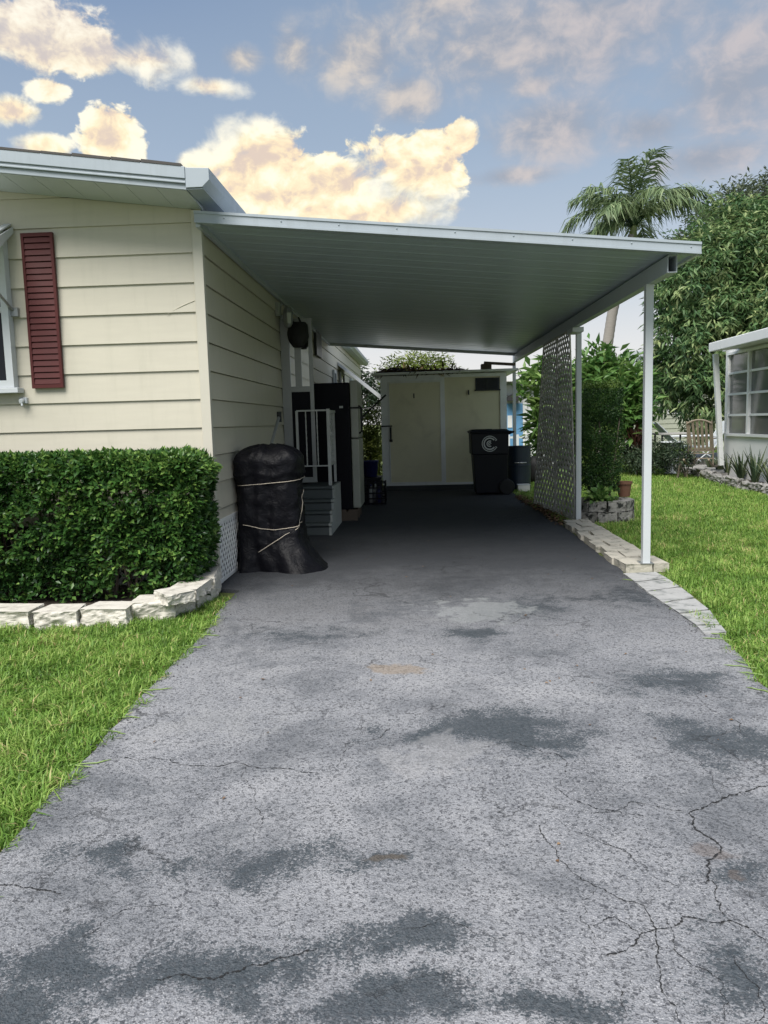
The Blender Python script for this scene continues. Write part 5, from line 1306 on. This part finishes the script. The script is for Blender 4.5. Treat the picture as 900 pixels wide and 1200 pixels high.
# ------------------------------------------------------------------ mango tree
TY = 22.0
mango = thing('mango_tree', 'large dense mango tree with drooping leaf clusters behind the white house', 'tree', (W(868, 480, TY).x, TY, 0))
ml = [lob(880, 300, TY, 66, 52), lob(835, 330, TY - .5, 58, 52), lob(808, 350, TY, 38, 46), lob(808, 405, TY - .8, 44, 46), lob(860, 395, TY - 1.2, 62, 55), lob(925, 360, TY, 70, 75), lob(785, 445, TY - .4, 30, 30), lob(832, 455, TY - 1.4, 40, 34), lob(822, 490, TY - 1.2, 17, 20),
      lob(940, 290, TY + .5, 60, 55), lob(900, 440, TY - .6, 60, 50), lob(1000, 350, TY, 90, 90), lob(860, 262, TY + .4, 34, 26)]
crown('crown', mango, ml, M['mango'], 5200, 13, .23, .25, spread=.16, droop=.85, shell=.60, rbase=.45, jit=.3)
mb = MB(); b_ = mango.location.copy(); tp = Vector((b_.x + .1, b_.y, 2.3)); mb.tube([b_, b_.lerp(tp, .5) + Vector((.08, 0, 0)), tp], [.26, .22, .2], 10); mb.build('trunk', M['bark'], mango, smooth=True)
mb = MB()
for l in ml: q = l[0]; mb.tube([tp, tp.lerp(q, .5) + Vector((0, rd.uniform(-.3, .3), .2)), q], [.12, .07, .02], 6)
mb.build('limb', M['bark'], mango)
def fartree(nm, label, lobes, m, n_, per, L, Wd, grp=None, **k):
    c = lobes[0][0]; t = thing(nm, label, 'tree', (c.x, c.y, 0), grp); crown('crown', t, lobes, m, n_, per, L, Wd, **k)
    mb = MB(); mb.tube([(c.x, c.y, -.05), (c.x + .1, c.y, c.z * .5), (c.x, c.y, c.z)], [.2, .15, .06], 8)
    for l in lobes[1:]: mb.tube([(c.x, c.y, c.z * .5), l[0]], [.08, .02], 5)
    mb.build('trunk', M['bark'], t)
    return t
fartree('hazy_tree', 'pale grey green tree rising behind the mango tree', [lob(862, 262, 34, 48, 34), lob(895, 242, 34, 36, 26), lob(905, 262, 35, 60, 50), lob(830, 285, 34, 34, 26), lob(880, 300, 34, 80, 40), lob(915, 225, 35, 24, 16)], M['fartree'], 1500, 10, .26, .30, spread=.35, droop=.2, shell=.35, jit=.5)
fartree('hazy_tree', 'pale sparse tree showing under the palm fronds by the carport corner', [lob(800, 320, 36, 26, 40), lob(812, 296, 36, 28, 22), lob(792, 300, 36, 14, 14)], M['fartree'], 240, 9, .26, .3, spread=.35, droop=.2, shell=.35, jit=.5)
fartree('lime_tree', 'feathery yellow green tree showing over the shed roof', [lob(492, 432, 26, 30, 15), lob(470, 438, 26, 22, 12), lob(515, 436, 26, 20, 10), lob(505, 428, 26, 14, 9)], M['lime'], 420, 8, .16, .3, spread=.25, droop=.1, shell=.3, jit=.3)
fartree('small_tree', 'small tree with dark leaves beyond the far end of the house', [lob(409, 434, 30, 14, 14), lob(418, 440, 30, 12, 12), lob(440, 452, 31, 22, 16), lob(428, 470, 31, 26, 22)], M['darkshrub'], 420, 8, .2, .3, spread=.25, droop=.4, shell=.3, jit=.3)
fartree('far_tree', 'low rounded tree on the skyline behind the blue door house', [lob(650, 460, 36, 40, 26), lob(700, 455, 37, 44, 30), lob(600, 480, 38, 30, 20)], M['fartree'], 700, 8, .3, .3, spread=.3, droop=.2, shell=.4, jit=.4)
# shrubs
shrub('lime_shrub', 'yellow green shrub in the gap between fridge and shed', 'shrub', [lob(438, 500, 18.6, 20, 24), lob(440, 540, 18.6, 18, 28), lob(432, 525, 18.8, 14, 24), lob(444, 575, 18.6, 12, 18)], M['lime'], 800, 8, .085, .42, spread=.1, droop=.2, shell=.3, rbase=.55)
shrub('broad_leaved_shrub', 'bright shrub with large upright leaves behind the clipped shrub', 'shrub', [lob(705, 442, 18.6, 34, 22), lob(735, 450, 18.4, 24, 22), lob(690, 460, 18.6, 30, 26), lob(742, 480, 18.2, 16, 26), lob(715, 480, 18.4, 34, 34), lob(700, 418, 18.6, 10, 14)], M['banana'], 520, 7, .27, .36, spread=.25, droop=.1, shell=.3, upb=.5, rbase=.5)
shrub('broad_leaved_shrub', 'leafy shrub with long pale leaves showing left of the lattice screen', 'shrub', [lob(630, 455, 17.0, 14, 24), lob(634, 490, 17.0, 11, 20), lob(640, 440, 17.2, 10, 16), lob(650, 500, 17.4, 20, 44)], M['banana'], 150, 7, .33, .34, spread=.2, droop=.15, shell=.25, upb=.4, rbase=.62)
shrub('round_shrub', 'dark rounded shrub seen through the lattice screen', 'shrub', [lob(655, 510, 19, 30, 46), lob(672, 480, 19, 26, 50)], M['column'], 700, 8, .12, .4, spread=.14, droop=.2, shell=.5, rbase=.45)
shrub('bed_shrub', 'low dark bushy shrub beside the patio furniture', 'shrub', [lob(748, 530, 18.2, 16, 20), lob(767, 532, 18.0, 20, 15), lob(736, 522, 18.6, 14, 26), lob(780, 536, 17.6, 10, 12), lob(756, 540, 17.6, 28, 10)], M['darkshrub'], 950, 8, .085, .3, spread=.12, droop=.15, shell=.4, rbase=.45)
shrub('bed_shrub', 'small sparse dark shrub below the rocking chair', 'shrub', [lob(796, 531, 17.0, 9, 12), lob(803, 538, 16.8, 9, 7)], M['darkshrub'], 120, 7, .085, .3, spread=.12, droop=.15, shell=.3)
# cordyline: red upright leaves
q = W(747, 508, 18.0); t = thing('red_plant', 'small plant with dark red upright leaves beside the front post', 'plant', (q.x, 18.0, 0))
n = 60; d = rdirs(n); d[:, 2] = np.abs(d[:, 2]) + .8; P = np.tile([q.x, 18.0, q.z - .25], (n, 1)) + rng.normal(0, .05, (n, 3))
V, F, r4 = leaves(P, d, rdirs(n), rng.uniform(.3, .55, n), .05, rng.random(n)); np_mesh('foliage', V, F, leafmat('red leaf', (.06, .02, .02), (.12, .045, .035), (.2, .09, .06), .5, .2), r4, t)
mb = MB(); mb.tube([(q.x, 18, 0), (q.x, 18, q.z - .2)], .02, 6); mb.build('stem', M['bark'], t)
# aloes
def aloe(loc, n, h, label):
    t = thing('aloe', label, 'plant', loc, 'aloes in the bed by the white house')
    Vs, Fs, rs_ = [], [], []
    k0 = 0
    for i in range(n):
        a = rd.uniform(0, 2 * math.pi); ln = h * rd.uniform(.65, 1.1); out = rd.uniform(.08, .75); w_ = rd.uniform(.035, .055)
        hd_ = Vector((math.cos(a), math.sin(a), 0)); sd_ = Vector((-math.sin(a), math.cos(a), 0)); rr = rd.random()
        for j in range(6):
            tt = j / 5; p_ = Vector(loc) + hd_ * (.04 + out * ln * tt ** 1.4) + Vector((0, 0, ln * tt * (1 - .25 * out * tt))); ww = w_ * (1 - tt ** 1.6) * .5 + .002
            Vs += [p_ - sd_ * ww + Vector((0, 0, ww * .5)), p_ - hd_ * ww * .5, p_ + sd_ * ww + Vector((0, 0, ww * .5))]; rs_ += [rr] * 3
        for j in range(5):
            for m_ in (0, 1): Fs.append((k0 + j * 3 + m_, k0 + j * 3 + m_ + 1, k0 + j * 3 + m_ + 4, k0 + j * 3 + m_ + 3))
        k0 += 18
    np_mesh('rosette', np.array([tuple(v) for v in Vs]), np.array(Fs), M['aloe'], np.array(rs_), t)
alab = ['nearest spiky aloe of the row, cut by the right edge of the photo', 'tall spiky aloe second from the right edge', 'spiky aloe in the middle of the bed before the white wall', 'spiky aloe fourth from the right edge', 'smaller aloe near the corner of the white house', 'smallest aloe at the patio end of the row']
for k, (px, py, hh) in enumerate(((898, 573, .56), (878, 568, .62), (862, 563, .52), (848, 559, .48), (838, 555, .42), (828, 552, .34))):
    g = G(px, py, .03); aloe((g.x + .10, g.y, .03), 26, hh * 1.2, alab[k])

# ------------------------------------------------------------------ neighbouring white house on the right
def WX(px, py, X): d = ray(px, py); t = X / d.x; return Vector((X, d.y * t, EYE + d.z * t))
nb_c = W(848, 534, 16.6); X0 = nb_c.x; Yend = 16.6; Ynear = 7.5
nh = thing('white_house', 'white stucco house with gridded window behind the aloe bed', 'house', (X0 + 3, 11, 0))
a = WX(854, 412, X0); zt = WX(849, 405, X0).z + .1
wy1 = WX(853, 460, X0).y; wy0 = WX(934, 460, X0).y; wm = WX(877.5, 460, X0).y
wz1, wz0 = WX(853, 414, X0).z, WX(853, 510.5, X0).z
mb = MB(); mb.box(X0, X0 + .12, Ynear, wy0, 0, zt); mb.box(X0, X0 + .12, wy1, Yend, 0, zt); mb.box(X0, X0 + .12, wy0, wy1, 0, wz0); mb.box(X0, X0 + .12, wy0, wy1, wz1, zt)
mb.box(X0 + .12, X0 + 6, Yend - .12, Yend, 0, zt); mb.box(X0 + .12, X0 + 6, Ynear, Ynear + .12, 0, zt); mb.box(X0 + 5.88, X0 + 6, Ynear + .12, Yend - .12, 0, zt)
mb.build('wall', M['housewhite'], nh)
M['housetrim'] = mat('white house trim', (.82, .83, .83), .45, .05)
mb = MB(); f_ = .05
ysm = [wy1, wm, 2 * wm - wy1, 3 * wm - 2 * wy1]; ysm = [y for y in ysm if y > wy0 - .02]
if ysm[-1] > wy0 + .05: ysm.append(wy0)
x0, x1 = X0 - .025, X0 + .06
mb.box(x0 - .015, x1, wy0, wy1, wz1 - f_, wz1); mb.box(x0 - .03, x1, wy0, wy1, wz0, wz0 + f_)
for y in ysm: mb.box(x0, x1, y - .04, y + .04, wz0 + f_, wz1 - f_)
for k in range(1, 4):
    z = lerp(wz0, wz1, k / 4)
    for ya, yb in zip(ysm, ysm[1:]): mb.box(x0 + .02, x1 - .004, min(ya, yb) + .04, max(ya, yb) - .04, z - .022, z + .022)
wf = mb.build('window', M['housetrim'], nh)
mb = MB(); mb.box(X0 + .03, X0 + .04, wy0, wy1, wz0, wz1); mb.build('pane', M['glassgrey'], wf)
mb = MB(); mb.box(X0 + .5, X0 + .55, wy0 - .5, wy1, wz0 - .2, wz1); mb.box(X0 + .121, X0 + .5, wy0, wy1, wz0 - .1, wz0 - .02); mb.build('blind', M['fargreyroof'], nh)
E0 = W(831.5, 407, 15.9); XE = E0.x; zeb, zet = W(831.5, 412.5, 15.9).z, W(831.5, 402, 15.9).z
mb = MB(); rs_ = .045
mb.hexa([(XE, Ynear - .4, zeb), (X0 + 3, Ynear - .4, zeb + .3), (X0 + 3, 15.95, zeb + .3), (XE, 15.95, zeb)], [(XE, Ynear - .4, zet), (X0 + 3, Ynear - .4, zet + .35), (X0 + 3, 15.95, zet + .35), (XE, 15.95, zet)])
mb.hexa([(X0 + .0, 15.951, zeb + .06), (X0 + 3, 15.951, zeb + .3), (X0 + 3, 16.8, zeb + .3), (X0, 16.8, zeb + .06)], [(X0, 15.951, zet + .08), (X0 + 3, 15.951, zet + .34), (X0 + 3, 16.8, zet + .34), (X0, 16.8, zet + .08)])
mb.build('roof', M['housetrim'], nh, bevel=.012)
mb = MB(); mb.bar(W(838.5, 415, 16.0), W(845, 545, 16.2), .09, .09, up=(0, 1, 0)); mb.build('downspout', M['housetrim'], nh)

# ------------------------------------------------------------------ patio furniture
def rocking_chair(loc, rz, label):
    t = thing('rocking_chair', label, 'chair', loc, rz=rz)
    # local frame: faces +y
    mb = MB()
    for x in np.linspace(-.24, .24, 6): mb.bar((x, -.20, .40), (x * 1.12, -.42, 1.06 - .9 * x * x), .062, .014, up=(0, 1, .3))
    mb.tube([(x, -.425, 1.07 - .9 * x * x) for x in np.linspace(-.30, .30, 9)], .022, 6); mb.build('backrest', M['wicker'], t, local=True)
    mb = MB()
    for y in np.linspace(-.2, .26, 6): mb.box(-.27, .27, y, y + .07, .385 + y * .08, .405 + y * .08)
    mb.build('seat', M['wicker'], t, local=True)
    for s in (-1, 1):
        mb = MB(); mb.tube([(s * .30, -.22, .07), (s * .30, -.24, .42), (s * .30, -.43, 1.04)], .02, 6); mb.build('leg', M['wicker'], t, local=True)
        mb = MB(); mb.tube([(s * .30, .28, .07), (s * .30, .30, .64)], .02, 6); mb.build('leg', M['wicker'], t, local=True)
        mb = MB(); mb.bar((s * .31, -.32, .66), (s * .33, .36, .66), .07, .022); mb.build('armrest', M['wicker'], t, local=True)
        mb = MB(); mb.tube([(s * .30, y, .03 + .16 * (y - .02) ** 2 / .36) for y in np.linspace(-.62, .55, 12)], .024, 6); mb.build('rocker', M['wicker'], t, local=True)
    mb = MB(); mb.bar((-.30, -.23, .22), (.30, -.23, .22), .05, .02); mb.bar((-.30, -.22, .33), (.30, -.22, .33), .03, .02); mb.build('stretcher', M['wicker'], t, local=True)
    return t
q = W(824, 541, 16.9); rocking_chair((q.x, 16.9, .2), R(-34), 'tan slatted rocking chair on the patio seen from behind').scale = (.84, .9, .96)
q = W(794, 530, 18.6)
tb = thing('patio_table', 'long low grey table on the patio left of the rocking chair', 'table', (q.x, 18.6, .2)); zt_ = W(790, 507, 18.6).z; xa, xb = W(766, 507, 18.6).x, W(806, 507, 18.6).x
mb = MB(); mb.box(xa, xb, 18.2, 18.9, zt_ - .04, zt_); mb.build('tabletop', M['patio'], tb, bevel=.01)
for x in (xa + .1, xb - .1):
    for y in (18.28, 18.82): mb = MB(); mb.tube([(x, y, .2), (x, y, zt_ - .041)], .022, 6); mb.build('leg', M['darkmetal'], tb)
def lounge(name, label, mm_, base, headx, w=.5):
    t = thing(name, label, 'chair', base)
    mb = MB(); mb.bar((0, 0, .38), (headx, 0, .95), w, .02, up=(0, 0, 1)) if False else None
    b0 = MB(); b0.hexa([(0, -w / 2, .36), (0, w / 2, .36), (headx, w / 2, .95), (headx, -w / 2, .95)], [(.03, -w / 2, .37), (.03, w / 2, .37), (headx + .03, w / 2, .965), (headx + .03, -w / 2, .965)]); b0.build('backrest', mm_, t, local=True)
    b0 = MB(); b0.box(0, .5, -w / 2, w / 2, .35, .375) if headx < 0 else b0.box(-.5, 0, -w / 2, w / 2, .35, .375); b0.build('seat', mm_, t, local=True)
    sgn = 1 if headx < 0 else -1
    for y in (-w / 2 - .02, w / 2 + .02):
        b0 = MB(); b0.tube([(headx, y, .97), (0, y, .36), (sgn * .45, y, 0)], .014, 6); b0.tube([(sgn * .5, y, .37), (headx * .3, y, 0)], .014, 6); b0.tube([(headx * .45, y, .62), (sgn * .5, y, .62)], .02, 6); b0.build('frame', M['white'], t, local=True)
    return t
q = W(795, 520, 19.4); lounge('folding_chair', 'pale blue folding chair leaning back beside the patio table', M['paleblue'], (q.x, 19.4, .2), -.62, .55)
q = W(838, 520, 19.2); lounge('folding_chair', 'white folding chair partly hidden behind the rocking chair', M['white'], (q.x - .1, 19.2, .2), .35, .5)
q = W(786, 535, 17.9); 
sto = thing('stool', 'small white pedestal stool in front of the patio table', 'stool', (q.x, 17.9, .05)); zt_ = W(786, 517, 17.9).z
mb = MB(); mb.lathe([(.26, zt_ - .04), (.28, zt_ - .02), (.26, zt_)], (q.x, 17.9, 0), 20); mb.build('top', M['white'], sto)
mb = MB(); mb.lathe([(.14, .02), (.05, .12), (.045, zt_ - .041)], (q.x, 17.9, 0), 14); mb.build('pedestal', M['white'], sto)

# ------------------------------------------------------------------ far buildings
def siding_wall(mb, x0, x1, y, z0, z1, e=.2):
    z = z0
    while z < z1 - .01:
        c = min(z + e, z1); mb.add([(x0, y - .02, z), (x1, y - .02, z), (x1, y, c), (x0, y, c), (x0, y, z), (x1, y, z)], [(0, 1, 2, 3), (0, 1, 5, 4)]); z += e
BYh = 32.0; xa, xb = W(722, 500, BYh).x, W(870, 500, BYh).x; zw_ = 2.75
bh_ = thing('beige_house', 'pale beige sided house with dark windows beyond the patio', 'house', ((xa + xb) / 2, BYh + 3, 0))
mb = MB(); siding_wall(mb, xa, xb, BYh, 0, zw_); mb.box(xa, xb, BYh + .01, BYh + 6, 0, zw_); mb.build('wall', M['farbeige'], bh_)
mb = MB(); zr = W(748, 412, BYh + 3).z
mb.hexa([(xa - .4, BYh - .5, zw_ - .02), (xb + .4, BYh - .5, zw_ - .02), (xb + .4, BYh + 6.4, zw_ - .02), (xa - .4, BYh + 6.4, zw_ - .02)], [(xa + 1.2, BYh + 2.6, zr), (xb - 1.2, BYh + 2.6, zr), (xb - 1.2, BYh + 3.2, zr), (xa + 1.2, BYh + 3.2, zr)]); mb.build('roof', M['fargreyroof'], bh_)
for (p0, p1) in (((784, 473), (797, 483)), ((822, 494), (833, 508)), ((748, 480), (758, 500))):
    a, c = W(*p0, BYh - .03), W(*p1, BYh - .03); mb = MB(); mb.box(a.x - .06, c.x + .06, BYh - .05, BYh - .021, c.z - .06, a.z + .06); o = mb.build('window', M['farwhite'], bh_)
    mb = MB(); mb.box(a.x, c.x, BYh - .07, BYh - .051, c.z, a.z); mb.build('pane', M['glassdark'], o)
BB = 27.0; xa, xb = W(575, 500, BB).x, W(668, 500, BB).x; zw_ = W(605, 447, BB).z
bl = thing('blue_door_house', 'white sided house with sky blue doors behind the shed', 'house', ((xa + xb) / 2, BB + 3, 0))
mb = MB(); siding_wall(mb, xa, xb, BB, 0, zw_, .16); mb.box(xa, xb, BB + .01, BB + 6, 0, zw_); mb.build('wall', M['farwhite'], bl)
mb = MB(); mb.hexa([(xa - .3, BB - .6, zw_ - .02), (xb + .3, BB - .6, zw_ - .02), (xb + .3, BB + 6.3, zw_ - .02), (xa - .3, BB + 6.3, zw_ - .02)], [(xa - .3, BB - .6, zw_ + .1), (xb + .3, BB - .6, zw_ + .1), (xb, BB + 3.4, zw_ + .22), (xa, BB + 3.4, zw_ + .22)]); mb.build('roof', M['farwhite'], bl)
a, c = W(593, 473, BB - .05), W(613, 522, BB - .05)
mb = MB(); mb.box(a.x, c.x, BB - .06, BB - .022, .1, a.z); dd_ = mb.build('door', M['bluewall'], bl)
a2, c2 = W(594.5, 487, BB), W(600, 501, BB); mb = MB(); mb.box(a2.x, c2.x, BB - .08, BB - .061, c2.z, a2.z); mb.build('pane', M['farwhite'], dd_)
q = W(600, 470, BB); mb = MB(); mb.prism([(q.x + .22 * math.cos(t), q.z + .0 + .22 * math.sin(t)) for t in np.linspace(0, math.pi, 12)], lambda u, v, w: (u, w, v), BB - .45, BB - .023); mb.build('door_hood', M['dark'], bl)
q = W(596, 457, BB); mb = MB(); mb.tube([(q.x + .2 * math.cos(t), BB - .05, q.z + .2 * math.sin(t)) for t in np.linspace(0, 5.5, 18)], .03, 6); mb.build('wall_ornament', M['fargreyroof'], bl)
a, c = W(613.5, 447, BB), W(615, 447, BB); mb = MB(); mb.box(a.x - .04, a.x + .10, BB - .10, BB - .022, 0, zw_ - .03); mb.build('downspout', M['farwhite'], bl)
FY_ = 22.5; fe = thing('white_railing', 'low white railing in front of the blue door house', 'railing', (W(622, 520, FY_).x, FY_, 0))
za, zb_ = W(615, 511, FY_).z, .12; xa, xb = W(596, 511, FY_).x, W(648, 511, FY_).x
mb = MB(); mb.box(xa, xb, FY_ - .03, FY_ + .03, za - .06, za); mb.box(xa, xb, FY_ - .025, FY_ + .025, zb_, zb_ + .05); mb.build('rail', M['white'], fe)
for k in range(6): x = lerp(xa, xb, k / 5); mb = MB(); mb.box(x - .035, x + .035, FY_ - .035, FY_ + .035, -.03, za + .05); mb.build('post', M['white'], fe)
